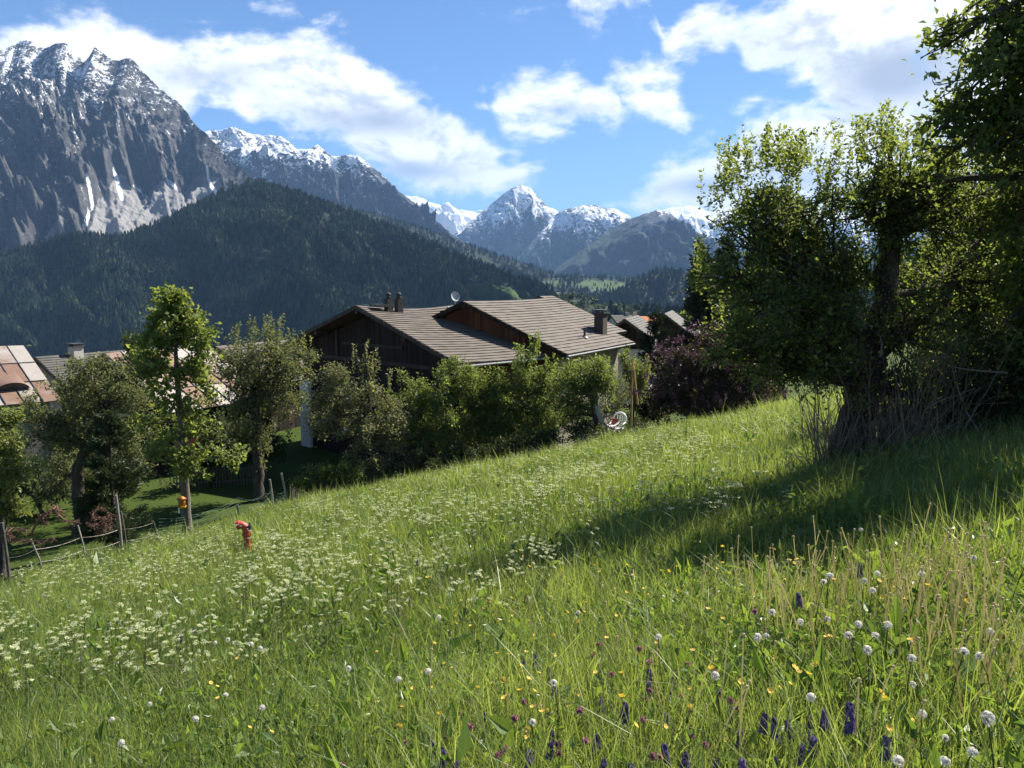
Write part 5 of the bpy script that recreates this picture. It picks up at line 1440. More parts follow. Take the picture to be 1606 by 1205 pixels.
# ---------------------------------------------------------------- wire and net fence
M_POST = mat_noise('weathered_post', (0.15, 0.135, 0.11), (0.30, 0.27, 0.23), 6, 0.9, 0.5, (1, 1, 0.3))
M_POST_D = mat_noise('dark_post', (0.05, 0.05, 0.042), (0.11, 0.105, 0.09), 6, 0.9, 0.5)
M_NET = mat_noise('green_net_cord', (0.035, 0.085, 0.062), (0.06, 0.13, 0.095), 8, 0.6, 0.0)
M_WIRE = mat_noise('rusty_wire', (0.10, 0.09, 0.085), (0.2, 0.18, 0.17), 8, 0.5, 0.0, metal=0.5)
root = thing('wire_fence', 'garden fence of leaning posts with wire and sagging green net', 'fence', (FPTS[4][0], FPTS[4][1], float(G(*FPTS[4])))); o = np.array(root.location)
POSTS = [(3, 18.6, 820, 0.04, 3), (48, 20.0, 846, 0.024, -16), (122, 21.2, 824, 0.022, -6), (182, 22.5, 777, 0.042, 0), (190, 22.6, 802, 0.03, 0), (240, 24.0, 818, 0.035, -5), (372, 29.0, 792, 0.06, 0), (423, 32.0, 752, 0.05, -5), (441, 33.5, 742, 0.05, -13)]
tops = []
for i, (px, Y, pt_, rad, lean) in enumerate(POSTS):
    g0 = gp(px, Y); tp = P(px, pt_, Y)
    g0 = g0 + np.array([math.sin(R(-lean)) * (tp[2] - g0[2]) * 0.6, 0, 0])
    mb = MB(); mb.tube([g0 - Z3 * 0.3, (g0 + tp) / 2 + np.array([0.01, 0, 0]), tp], [rad, rad * 0.97, rad * 0.9], 8)
    mb.build('post', M_POST if i in (1, 2, 3, 7, 8) else M_POST_D, root, off=o)
    tops.append((g0, tp))
r = np.random.RandomState(61)


def strand(a, b, sag, rad, mb, n=10, sides=4, noise=0.0):
    t = np.linspace(0, 1, n)[:, None]
    p = a + (b - a) * t - Z3 * sag * (4 * t * (1 - t))
    p[1:-1] += r.normal(size=(n - 2, 3)) * noise
    mb.tube(p, rad, sides, cap=False)


mb = MB()
seq = [0, 1, 2, 3, 5]
for a, b in zip(seq[:-1], seq[1:]):
    for f in (0.45, 0.8):
        A_, B_ = [tops[q][0] + (tops[q][1] - tops[q][0]) * min(1, f * 1.0 / max(0.6, np.linalg.norm(tops[q][1] - tops[q][0]))) for q in (a, b)]
        strand(A_, B_, 0.06, 0.004, mb)
mb.build('wire', M_WIRE, root, off=o)
mb = MB()
seq = [5, 6, 7, 8]; hs = [(0.55, 0.95), (0.95, 0.98), (0.75, 0.62)]
for a, b in zip(seq[:-1], seq[1:]):
    la, lb = [np.linalg.norm(tops[q][1] - tops[q][0]) for q in (a, b)]
    for f in np.linspace(0.18, 0.95, 8):
        A_ = tops[a][0] + Z3 * f * 0.95; B_ = tops[b][0] + Z3 * f * 1.0
        strand(A_, B_, 0.10 + 0.15 * r.rand(), 0.004, mb, 14, 4, 0.015)
    for t in np.linspace(0.02, 0.98, 26):
        q0 = tops[a][0] + (tops[b][0] - tops[a][0]) * t
        strand(q0 + Z3 * 0.10, q0 + Z3 * (0.88 - 0.2 * 4 * t * (1 - t)) + np.array([r.normal(0, 0.05), r.normal(0, 0.05), 0]), 0.0, 0.0022, mb, 4, 3, 0.01)
mb.build('net', M_NET, root, off=o); root.children[-1]['kind'] = 'stuff'

# ---------------------------------------------------------------- picket fences in the shade
def pickets(name, label, pts, h, step, mat):
    pts = [np.array(p, float) for p in pts]
    root = thing(name, label, 'fence', pts[0]); o = pts[0]; pk = MB(); rl = MB(); r = np.random.RandomState(3)
    for a, b in zip(pts[:-1], pts[1:]):
        L = np.linalg.norm(b - a); u = (b - a) / L; nrm = np.cross(u, Z3)
        for i in range(int(L / step)):
            p = a + u * (i + 0.5) * step; hh = h * r.uniform(0.92, 1.05)
            ln = r.normal(0, 0.02)
            pk.box(p - u * 0.03 - nrm * 0.012, u * 0.06, nrm * 0.024, Z3 * hh + u * ln)
            pk.add([p - u * 0.03 + Z3 * hh + u * ln, p + u * 0.03 + Z3 * hh + u * ln, p + Z3 * (hh + 0.07) + u * ln], None, [[0, 1, 2]])
        for z in (0.25, 0.8):
            rl.box(a + Z3 * h * z - nrm * 0.055, b - a, nrm * 0.04, Z3 * 0.07)
    pk.build('picket', mat, root, off=o); root.children[-1]['kind'] = 'stuff'
    rl.build('rail', mat, root, off=o)


M_PICK = mat_noise('grey_picket', (0.06, 0.053, 0.043), (0.13, 0.117, 0.097), 6, 0.9, 0.4)
pickets('picket_fence', 'grey wooden picket fence at the foot of the white plaster pier', [gp(452, 36.6, 0.1), gp(484, 38.2, 0.1), gp(540, 39.5, 0.1)], 1.15, 0.14, M_PICK)
pickets('picket_fence', 'long picket fence in deep shade behind the maple trunk', [gp(262, 40.5), gp(330, 41.0), gp(420, 41.8)], 1.1, 0.15, M_PICK)

# ---------------------------------------------------------------- dead reddish branches by the fence
M_REDTW = mat_noise('reddish_dry_twig', (0.11, 0.060, 0.044), (0.20, 0.115, 0.085), 8, 0.9, 0.2)
M_REDLEAF = mat_leaf('dry_red_leaf', (0.09, 0.045, 0.03), (0.18, 0.095, 0.065), 0.3, tcol=(1, .8, .7))


def arcs(name, label, arcs_, Y, seed, nleaf):
    r = np.random.RandomState(seed); a0 = P(*arcs_[0][0], Y)
    root = thing(name, label, 'branches', (a0[0], a0[1], float(G(a0[0], a0[1])))); o = np.array(root.location); mb = MB(); pos = []
    for pl in arcs_:
        for k_ in range(2):
            p = np.array([P(x + r.normal(0, 1.2), y + r.normal(0, 1.2), Y + r.normal(0, 0.12)) for x, y in pl])
            n = 14; ti = np.linspace(0, len(p) - 1, n); q = np.stack([np.interp(ti, np.arange(len(p)), p[:, c]) for c in range(3)], -1)
            q[1:-1] = (q[:-2] + q[2:] + q[1:-1]) / 3 + r.normal(size=(n - 2, 3)) * 0.012
            mb.tube(q, np.linspace(0.020, 0.008, n), 5)
            for c in q[2:]:
                for z in range(2):
                    e = c + r.normal(size=3) * np.array([0.09, 0.08, 0.07]) - Z3 * 0.05
                    mb.tube([c, (c + e) / 2 + r.normal(size=3) * 0.01, e], [0.007, 0.005, 0.003], 4, cap=False)
                    for _ in range(nleaf): pos.append(c + (e - c) * r.rand() + r.normal(size=3) * 0.02)
    mb.build('branch', M_REDTW, root, off=o)
    if pos: leaf_mesh('dry_leaves', np.array(pos), 0.045, M_REDLEAF, r, 0.5, 0.2, None, 0.4, None, root, o); root.children[-1]['kind'] = 'stuff'


arcs('dead_branch', 'arched reddish dead branch hanging over the fence wire', [[(50, 838), (58, 815), (72, 802), (85, 800), (98, 815), (112, 820), (122, 818)], [(72, 803), (70, 822)], [(84, 799), (90, 794), (92, 806)]], 21.0, 71, 1)
arcs('dead_branch', 'tangle of dry reddish twigs left of the small pine', [[(140, 826), (145, 806), (152, 798), (162, 797)], [(136, 820), (150, 822), (168, 824)], [(150, 842), (160, 826), (174, 818)], [(146, 815), (160, 812), (176, 830)], [(158, 840), (166, 815), (172, 805)]], 22.9, 72, 1)
arcs('dead_branch', 'short rusty dead branch at the post by the left edge', [[(2, 838), (12, 832), (22, 830), (40, 829)], [(4, 850), (30, 846), (60, 849), (84, 845)], [(8, 846), (10, 838), (18, 842)]], 19.6, 73, 1)

# ---------------------------------------------------------------- feeder on the maple trunk
p = P(286, 788, YM - 0.22); root = thing('bird_feeder', 'small orange feeder hanging on the maple trunk', 'bird feeder', p)
M_ORANGE = mat_noise('orange_plastic', (0.28, 0.095, 0.014), (0.38, 0.14, 0.018), 6, 0.4, 0.05, spec=0.4)
M_YEL = mat_noise('yellow_plastic', (0.45, 0.27, 0.04), (0.55, 0.36, 0.06), 6, 0.4, 0.05, spec=0.4)
mb = MB(); mb.lathe((-0.02, 0, 0), [(0.0, -0.12), (0.10, -0.12), (0.115, 0.02), (0.10, 0.13), (0.0, 0.14)], 14); mb.build('body', M_ORANGE, root, smooth=True)
mb = MB(); mb.lathe((-0.02, 0, 0), [(0.0, 0.22), (0.07, 0.18), (0.155, 0.115), (0.15, 0.105), (0.06, 0.15), (0, 0.16)], 14); mb.build('hood', M_ORANGE, root, smooth=True)
mb = MB(); mb.lathe((-0.02, 0, -0.17), [(0.0, 0.0), (0.13, 0.0), (0.14, 0.05), (0.115, 0.05), (0.1, 0.02)], 14); mb.build('tray', M_YEL, root)
mb = MB(); mb.tube([(-0.02, 0, 0.2), (-0.01, 0.1, 0.33)], 0.008, 5); mb.build('hook', M_WIRE, root)
mb = MB(); mb.cbox((-0.10, -0.05, -0.25), 0.05, 0.02, 0.2); mb.build('ribbon', M_WHITE, root)

# ---------------------------------------------------------------- garden furniture by the fruit tree
YC = 36.4
p = P(968, 672, YC); root = thing('garden_chair', 'white plastic garden chair with a red cushion beside the fruit tree', 'chair', p, rz=R(-25))
mb = MB(); mb.cbox((0, 0, 0), 0.56, 0.52, 0.05); mb.build('seat', M_WHITE, root)
mb = MB()
V = []; n = 9
arch = [(-0.29 + 0.0, 0.0)] + [(-0.29 * math.cos(math.pi * i / 10), 0.42 + 0.24 * math.sin(math.pi * i / 10)) for i in range(11)] + [(0.29, 0.0)]
mb.tube([(x, 0.26 + z * 0.25, z) for x, z in arch], 0.05, 8)
for x in (-0.12, 0.0, 0.12):
    mb.tube([(x, 0.26, 0), (x, 0.26 + 0.15, 0.58)], 0.022, 6)
mb.build('backrest', M_WHITE, root, smooth=True)
for sx_ in (-1, 1):
    mb = MB(); mb.tube([(0.27 * sx_, -0.24, 0.0), (0.31 * sx_, -0.22, 0.22), (0.31 * sx_, 0.1, 0.24), (0.29 * sx_, 0.32, 0.26)], 0.028, 8); mb.build('armrest', M_WHITE, root, smooth=True)
    for sy_ in (-1, 1):
        mb = MB(); mb.tube([(0.25 * sx_, 0.23 * sy_, 0), (0.29 * sx_, 0.28 * sy_, -0.46)], [0.03, 0.022], 8); mb.build('leg', M_WHITE, root, smooth=True)
root = thing('cushion', 'small red cushion leaning on the white garden chair', 'cushion', p, rz=R(-25))
mb = MB(); q = []
for i in range(9):
    for j in range(9):
        u, v = i / 8 - .5, j / 8 - .5; th = 0.07 * (1 - (2 * u) ** 4) * (1 - (2 * v) ** 4)
        q.append((-0.16 + u * 0.26, 0.02 + 0.16 * (v + .5) - th, 0.06 + (v + .5) * 0.34))
mb.add(q, [(i * 9 + j, i * 9 + j + 1, i * 9 + j + 10, i * 9 + j + 9) for i in range(8) for j in range(8)])
q2 = [(a, b + 0.06, c) for a, b, c in q]
mb.add(q2, [(i * 9 + j, i * 9 + j + 1, i * 9 + j + 10, i * 9 + j + 9) for i in range(8) for j in range(8)])
mb.build('cover', mat_noise('red_cloth', (0.30, 0.04, 0.03), (0.40, 0.07, 0.05), 8, 0.8, 0.1), root, smooth=True)
p = P(950, 668, YC - .1); root = thing('deck_chair', 'low sling deck chair of pale cloth left of the white chair', 'chair', p, rz=R(20))
mb = MB(); pr = [(-0.45, 0.95), (-0.38, 0.6), (-0.2, 0.2), (0.05, 0.0), (0.4, 0.02), (0.62, 0.16)]
V = []; 
for x, z in pr: V += [(x, -0.27, z), (x, 0.27, z)]
mb.add(V, [(2 * i, 2 * i + 1, 2 * i + 3, 2 * i + 2) for i in range(5)])
V2 = [(a, b, c - 0.012) for a, b, c in V]; mb.add(V2, [(2 * i, 2 * i + 2, 2 * i + 3, 2 * i + 1) for i in range(5)])
mb.build('sling', mat_noise('pale_canvas', (0.42, 0.41, 0.38), (0.55, 0.54, 0.5), 4, 0.9, 0.2), root, smooth=True)
mb = MB()
for y in (-0.29, 0.29):
    mb.tube([(-0.47, y, 1.0), (0.35, y, -0.42)], 0.018, 6); mb.tube([(0.66, y, 0.2), (-0.3, y, -0.42)], 0.018, 6)
mb.build('frame', M_BEAM, root)
# two yellow poles leaning together
M_POLE = mat_noise('yellow_pole', (0.50, 0.32, 0.11), (0.62, 0.42, 0.17), 4, 0.7, 0.1)
for i, (x0, y0, x1, y1, lab) in enumerate([(992, 566, 990, 660, 'upright yellow wooden pole leaning by the lilac'), (993, 568, 1000, 634, 'slanting yellow wooden pole crossing the upright one')]):
    a, b = P(x0, y0, 40.6 + 0.12 * i), P(x1, y1, 40.0 + 0.1 * i)
    b[2] = min(b[2], float(G(b[0], b[1])) + 0.02) if i == 0 else b[2]
    root = thing('wooden_pole', lab, 'pole', b, group='yellow wooden poles'); mb = MB(); mb.tube([b, a], [0.055, 0.04], 8); mb.build('shaft', M_POLE, root, off=b)
# ---------------------------------------------------------------- meadow grass: stuff, every blade real
rg = np.random.RandomState(2024)
M_GRASS = mat_leaf('meadow_blade', (0.080, 0.150, 0.026), (0.275, 0.345, 0.095), 0.55, 0.42, 0.38, (1.36, 1.30, 0.54), desat=0.18)
M_STRAW = mat_leaf('dry_stalk', (0.20, 0.15, 0.065), (0.34, 0.26, 0.13), 0.25, 0.6, 0.2, (1, 1, .8))


def in_meadow(x, y):
    return (lawn_side(x, y) < 0.15) & (y < 36.2 + 0.3 * np.sin(x * 1.7))


def sample(y0, y1, dens, half=0.80, xmin=None):
    A = half * (y1 * y1 - y0 * y0) + 2.0 * (y1 - y0)
    n = int(A * dens)
    y = np.sqrt(rg.uniform(y0 * y0, y1 * y1, n)); x = rg.uniform(-1, 1, n) * (half * y + 1.0)
    k_ = in_meadow(x, y)
    return x[k_], y[k_]


def blades(x, y, h, w, bend, levels, tint, ln=0.26):
    n = len(x); z = G(x, y) - 0.02
    base = np.stack([x, y, z], -1)
    a = rg.uniform(0, 2 * math.pi, n); side = np.stack([np.cos(a), np.sin(a), np.zeros(n)], -1)
    fa = rg.uniform(0, 2 * math.pi, n); fd = np.stack([np.cos(fa), np.sin(fa), np.zeros(n)], -1)
    lean = rg.normal(0, ln, (n, 1)) * np.stack([np.cos(fa + 1), np.sin(fa + 1), np.zeros(n)], -1)
    Vs = []
    for l_ in range(levels):
        t = l_ / levels
        c = base + np.array([0, 0, 1]) * (h * (t - 0.25 * bend * t * t))[:, None] + fd * (h * bend * t * t * 0.75)[:, None] + lean * (h * t)[:, None]
        ww = (w * (1 - 0.55 * t))[:, None] * 0.5
        Vs += [c - side * ww, c + side * ww]
    t = 1.0
    Vs.append(base + np.array([0, 0, 1]) * (h * (t - 0.25 * bend))[:, None] + fd * (h * bend * 0.75)[:, None] + lean * h[:, None])
    k_ = len(Vs); V = np.stack(Vs, 1).reshape(-1, 3)
    i = np.arange(n)[:, None] * k_
    Q = np.concatenate([i + np.array([[2 * l_, 2 * l_ + 1, 2 * l_ + 3, 2 * l_ + 2]]) for l_ in range(levels - 1)]) if levels > 1 else np.zeros((0, 4), int)
    T = i + np.array([[2 * levels - 2, 2 * levels - 1, 2 * levels]])
    return V, Q, T, np.repeat(np.clip(tint, 0, 1), k_)


def field_noise(x, y):
    return fbm(x * 0.55, y * 0.55, 1.7, 4)


VV, QQ, TT, AA = [], [], [], []; off = 0
for (y0, y1, dens, w0, h0, lv) in [(0.9, 5.0, 3000, 0.0045, 0.235, 4), (5.0, 9.0, 1500, 0.0062, 0.25, 3), (9.0, 16.0, 620, 0.0095, 0.30, 2), (16.0, 36.4, 250, 0.017, 0.34, 2)]:
    x, y = sample(y0, y1, dens * GRASS_D)
    f = field_noise(x, y)
    n = len(x)
    h = h0 * np.exp(rg.normal(0, 0.32, n)) * (1 + 0.45 * f)
    h = np.where((np.abs(x - HYD[0] * y / HYD[1]) < 0.35) & (y > HYD[1] - 2.2) & (y < HYD[1] + 0.3), h * 0.45, h)
    w = w0 * np.exp(rg.normal(0, 0.3, n))
    bend = np.abs(rg.normal(0.4, 0.45, n))
    tint = 0.42 + 0.5 * f + rg.normal(0, 0.24, n)
    V, Q, T, A = blades(x, y, h, w, np.clip(bend, 0, 1.5), lv, tint)
    VV.append(V); QQ.append(Q + off); TT.append(T + off); AA.append(A); off += len(V)
me = mesh_np('grass', np.concatenate(VV), [np.concatenate(QQ), np.concatenate(TT)], M_GRASS, {'tint': np.concatenate(AA)})
tag(link('grass', me), kind='stuff')

# broad herb leaves between the blades (clover, sorrel, dandelion rosettes)
M_HERB = mat_leaf('herb_leaf', (0.060, 0.135, 0.018), (0.175, 0.270, 0.040), 0.50, 0.38, 0.45, (1.4, 1.35, 0.5))
hv = []
for (y0, y1, dens) in [(1.2, 6, 1300), (6, 14, 330), (14, 30, 50)]:
    x, y = sample(y0, y1, dens)
    f = fbm(x * 0.9 + 40, y * 0.9, 2.2, 4)
    k_ = f + rg.normal(0, 0.25, len(x)) > 0.0
    x, y = x[k_], y[k_]
    hv.append(np.stack([x, y, G(x, y) + rg.uniform(0.02, 0.26, len(x))], -1))
for i, (p_, s_) in enumerate(zip(hv, (0.040, 0.060, 0.10))):
    dirs = rg.normal(size=(len(p_), 3)); dirs[:, 2] = np.abs(dirs[:, 2]) * 0.9 + 0.2
    o_ = leaf_mesh('herb_leaves', p_, s_, M_HERB, rg, 0.42, 0.5, None, -0.2, dirs, sz_var=0.45)
    tag(o_, kind='stuff')

# larger dock and dandelion leaves standing in the grass on the right
x, y = sample(1.6, 7.5, 9); k_ = x > 0.2 + rg.normal(0, 0.8, len(x)); x, y = x[k_], y[k_]
q = np.repeat(np.stack([x, y], -1), 4, 0) + rg.normal(0, 0.05, (len(x) * 4, 2))
dirs = rg.normal(size=(len(q), 3)) * 0.8; dirs[:, 2] = 1.1
tag(leaf_mesh('herb_leaves', np.stack([q[:, 0], q[:, 1], G(q[:, 0], q[:, 1]) + 0.04], -1), 0.17, M_HERB, rg, 0.26, 0.4, rg.uniform(0.4, 1, len(q)), -0.2, dirs, sz_var=0.3), kind='stuff')

# thin seed stems standing above the blades
VV, QQ, TT, AA = [], [], [], []; off = 0
for (y0, y1, dens, w0) in [(2.6, 6, 70, 0.0026), (6, 14, 46, 0.004), (14, 36, 20, 0.008)]:
    x, y = sample(y0, y1, dens)
    n = len(x); h = rg.uniform(0.35, 0.62, n)
    V, Q, T, A = blades(x, y, h, np.full(n, w0), np.abs(rg.normal(0.1, 0.12, n)), 3, rg.rand(n), 0.09)
    VV.append(V); QQ.append(Q + off); TT.append(T + off); AA.append(A); off += len(V)
M_SEED = mat_leaf('seed_stem', (0.09, 0.13, 0.03), (0.20, 0.22, 0.07), 0.3, 0.6, 0.2, (1.2, 1.1, .7))
tag(link('grass_seed_stems', mesh_np('grass_seed_stems', np.concatenate(VV), [np.concatenate(QQ), np.concatenate(TT)], M_SEED, {'tint': np.concatenate(AA)})), kind='stuff')

# ---------------------------------------------------------------- flowers: prototypes
M_STEM = mat_leaf('flower_stem', (0.075, 0.105, 0.024), (0.14, 0.16, 0.045), 0.45)
M_STEM_T = mat_leaf('tan_stem', (0.50, 0.43, 0.24), (0.70, 0.63, 0.40), 0.62, tcol=(1, 1, .8))
M_CLOCK = mat_leaf('seed_down', (0.64, 0.61, 0.54), (0.80, 0.78, 0.72), 0.5, 0.8, 0.1, (1, 1, 1))
M_CORE = mat_noise('seed_core', (0.10, 0.075, 0.05), (0.2, 0.16, 0.1), 30)
M_UMBEL = mat_leaf('umbel_floret', (0.42, 0.48, 0.20), (0.70, 0.72, 0.42), 0.35, 0.7, 0.1, (1, 1, .85))
M_YELLOW = mat_leaf('yellow_petal', (0.72, 0.44, 0.01), (0.85, 0.62, 0.02), 0.35, 0.6, 0.15, (1, .95, .3))
M_VIOLET = mat_leaf('violet_petal', (0.085, 0.055, 0.17), (0.20, 0.13, 0.36), 0.35, tcol=(1, 1, 1.1))
M_PINK = mat_leaf('clover_petal', (0.34, 0.09, 0.16), (0.55, 0.24, 0.32), 0.35, tcol=(1, 1, 1))


def stem_mb(h, rad, r, lean=0.05):
    mb = MB(); e = np.array([r.normal(0, lean), r.normal(0, lean), h])
    mb.tube(bez(np.zeros(3), e, r.normal(size=3) * np.array([0.03, 0.03, 0]), 6, r), np.linspace(rad, rad * 0.7, 6), 5, cap=False, a=r.rand())
    return mb, e


def proto(kind, seed):
    """Meshes (name, mesh) of the parts of one flower, base at the origin."""
    r = np.random.RandomState(seed); parts = []
    def add(nm, mb_or, mat, smooth=False):
        V = np.concatenate(mb_or.V); fs = []
        if mb_or.Q: fs.append(np.concatenate(mb_or.Q))
        if mb_or.T: fs.append(np.concatenate(mb_or.T))
        parts.append((nm, mesh_np(nm, V, fs, mat, {'tint': np.concatenate(mb_or.A)}, smooth)))
    def quads(pos, nr, size, asp=1.0, a=None):
        n = len(pos); u = r.normal(size=(n, 3)); u -= nr * np.sum(u * nr, 1)[:, None]; u /= np.linalg.norm(u, axis=1)[:, None] + 1e-9; v = np.cross(nr, u) * asp
        sz = size * r.uniform(0.7, 1.25, (n, 1))
        V = np.stack([pos - u * sz - v * sz * .5, pos + u * sz * .5 - v * sz, pos + u * sz + v * sz * .5, pos - u * sz * .5 + v * sz], 1).reshape(-1, 3)
        mb = MB(); mb.add(V, np.arange(4 * n).reshape(-1, 4), a=np.repeat(r.rand(n) if a is None else a, 4)); return mb
    if kind == 'dandelion_clock':
        h = r.uniform(0.34, 0.46); mb, e = stem_mb(h, 0.0028, r, 0.04); add('stem', mb, M_STEM)
        n = 150; d = r.normal(size=(n, 3)); d[:, 2] += 0.15; d /= np.linalg.norm(d, axis=1)[:, None]
        if seed % 4 == 3: d = d[(d[:, 0] + d[:, 2] * .6) > -0.25]; n = len(d)
        R_ = 0.0160
        hd = quads(e + d * R_ * r.uniform(0.86, 1.05, (n, 1)), d, 0.0028)
        k_ = 140; dd = d[:k_]; s_ = np.cross(dd, r.normal(size=dd.shape)); s_ /= np.linalg.norm(s_, axis=1)[:, None]
        V = np.stack([e + dd * 0.004 - s_ * 0.0004, e + dd * 0.004 + s_ * 0.0004, e + dd * R_], 1).reshape(-1, 3); hd.add(V, None, np.arange(3 * len(dd)).reshape(-1, 3))
        add('seed_head', hd, M_CLOCK)
        c = MB(); c.lathe(e, [(0, -0.006), (0.005, -0.003), (0.006, 0.001), (0.003, 0.005), (0, 0.006)], 8); add('core', c, M_CORE, True)
    elif kind == 'buttercup':
        h = r.uniform(0.30, 0.44); mb, e = stem_mb(h, 0.0014, r, 0.05); add('stem', mb, M_STEM)
        fl = MB(); nrm0 = np.array([r.normal(0, .4), r.normal(0, .4) - .25, 1]); nrm0 /= np.linalg.norm(nrm0); u = np.cross(nrm0, [1, 0, 0]); u /= np.linalg.norm(u); v = np.cross(nrm0, u)
        for i in range(5):
            a = i * 2 * math.pi / 5; dr = u * math.cos(a) + v * math.sin(a); sd_ = np.cross(nrm0, dr)
            s_ = 0.0135
            V = [e, e + dr * s_ * .6 + sd_ * s_ * .55 + nrm0 * .003, e + dr * s_ * 1.05 + sd_ * s_ * .35 + nrm0 * .007, e + dr * s_ * 1.05 - sd_ * s_ * .35 + nrm0 * .007, e + dr * s_ * .6 - sd_ * s_ * .55 + nrm0 * .003]
            fl.add(V, [[0, 1, 2, 3]], [[0, 3, 4]], a=r.rand())
        add('flower', fl, M_YELLOW)
    elif kind == 'meadow_sage':
        h = r.uniform(0.23, 0.32); mb, e = stem_mb(h, 0.0018, r, 0.03); add('stem', mb, M_STEM)
        n = 120; t = r.randint(0, 9, n) / 9.0; a = r.uniform(0, 6.28, n); rad = 0.014 * (1 - 0.5 * t)
        pos = e + np.stack([np.cos(a) * rad, np.sin(a) * rad, t * 0.065 - 0.045 + r.normal(0, .003, n)], -1)
        d = np.stack([np.cos(a), np.sin(a), np.full(n, .4)], -1); d /= np.linalg.norm(d, axis=1)[:, None]
        add('flower_spike', quads(pos, d, 0.0056, 1.4), M_VIOLET)
    elif kind == 'red_clover':
        h = r.uniform(0.22, 0.36); mb, e = stem_mb(h, 0.0018, r, 0.05); add('stem', mb, M_STEM)
        n = 90; d = r.normal(size=(n, 3)); d[:, 2] += .4; d /= np.linalg.norm(d, axis=1)[:, None]
        s_ = np.cross(d, r.normal(size=d.shape)); s_ /= np.linalg.norm(s_, axis=1)[:, None]
        V = np.stack([e + d * .002 - s_ * .0016, e + d * .002 + s_ * .0016, e + d * .014 * r.uniform(.85, 1.1, (n, 1)) + s_ * .0022, e + d * .0135 - s_ * .0022], 1).reshape(-1, 3)
        fl = MB(); fl.add(V, np.arange(4 * n).reshape(-1, 4), a=np.repeat(r.rand(n), 4)); add('flower_head', fl, M_PINK)
    elif kind == 'dry_stalk':
        h = r.uniform(0.34, 0.54); mb, e = stem_mb(h, 0.0036, r, 0.07)
        mb.lathe(e, [(0.003, -0.006), (0.0065, -0.002), (0.005, 0.004), (0, 0.006)], 7, a=0.2)
        d = r.normal(size=(9, 3)); d[:, 2] = -np.abs(d[:, 2]); d /= np.linalg.norm(d, axis=1)[:, None]
        for q in d: mb.add([e - Z3 * .003 + np.cross(q, Z3) * .002, e - Z3 * .003 - np.cross(q, Z3) * .002, e + q * .014], None, [[0, 1, 2]], a=0.9)
        add('stem', mb, M_STEM_T)
    elif kind == 'cow_parsley':
        h = r.uniform(0.46, 0.70); mb = MB(); top = np.array([r.normal(0, .03), r.normal(0, .03), h])
        main = bez(np.zeros(3), top, r.normal(size=3) * .02, 7, r); mb.tube(main, np.linspace(.0035, .002, 7), 5, cap=False)
        ends = [top]
        for i in range(r.randint(4, 7)):
            f = r.uniform(.45, .85); st = np.array([np.interp(f, np.linspace(0, 1, 7), main[:, c]) for c in range(3)])
            a = r.uniform(0, 6.28); e = st + np.array([math.cos(a) * r.uniform(.06, .16), math.sin(a) * r.uniform(.06, .16), r.uniform(.10, .24)])
            mb.tube(bez(st, e, np.array([math.cos(a), math.sin(a), -.3]) * .03, 4, r), np.linspace(.002, .0013, 4), 4, cap=False); ends.append(e)
        for i in range(7):
            f = r.uniform(.08, .5); st = main[0] + (main[-1] - main[0]) * f; a = r.uniform(0, 6.28)
            for q in range(9):
                c = st + np.array([math.cos(a), math.sin(a), .35]) * (.03 + .018 * q); sd_ = r.normal(size=3) * .022
                mb.add([c, c + sd_, c + np.array([math.cos(a), math.sin(a), .2]) * .022 + sd_ * .4], None, [[0, 1, 2]], a=r.rand())
        add('stem', mb, M_STEM)
        for e in ends:
            R_ = r.uniform(.017, .030); n_u = 11; pos = []; um = MB()
            up_ = np.array([r.normal(0, .25), r.normal(0, .25), 1.0]); up_ /= np.linalg.norm(up_); u = np.cross(up_, [1, 0, 0]); u /= np.linalg.norm(u); v = np.cross(up_, u)
            for i in range(n_u):
                rad = R_ * math.sqrt((i + .4) / n_u); a = i * 2.4
                c = e + (u * math.cos(a) + v * math.sin(a)) * rad + up_ * (.018 - 6 * rad * rad)
                um.add([e - u * .0005, e + u * .0005, c], None, [[0, 1, 2]], a=0.0)
                for q in range(7): pos.append(c + (u * r.normal() + v * r.normal()) * .0045 + up_ * r.normal() * .002)
            pos = np.array(pos); nr = np.tile(up_, (len(pos), 1)) + r.normal(size=(len(pos), 3)) * .35; nr /= np.linalg.norm(nr, axis=1)[:, None]
            qd = quads(pos, nr, .0028); um.add(np.concatenate(qd.V), np.concatenate(qd.Q), a=np.concatenate(qd.A))
            add('umbel', um, M_UMBEL)
    return parts


PROTO = {}
for kind, nv, sd0 in [('dandelion_clock', 6, 300), ('buttercup', 4, 320), ('meadow_sage', 4, 340), ('red_clover', 3, 360), ('dry_stalk', 7, 380), ('cow_parsley', 6, 400)]:
    PROTO[kind] = [proto(kind, sd0 + i) for i in range(nv)]


def plant(kind, x, y, label, cat, group, sc=1.0, dz=0.0):
    parts = PROTO[kind][rg.randint(len(PROTO[kind]))]
    root = thing(kind, label, cat, (x, y, float(G(x, y)) - 0.01 + dz), group, rg.uniform(0, 6.28))
    root.scale = (sc, sc, sc * rg.uniform(0.85, 1.15))
    root.rotation_euler[0] = rg.normal(0, 0.09); root.rotation_euler[1] = rg.normal(0, 0.09)
    for nm, me in parts:
        link(nm, me, root)
    return root


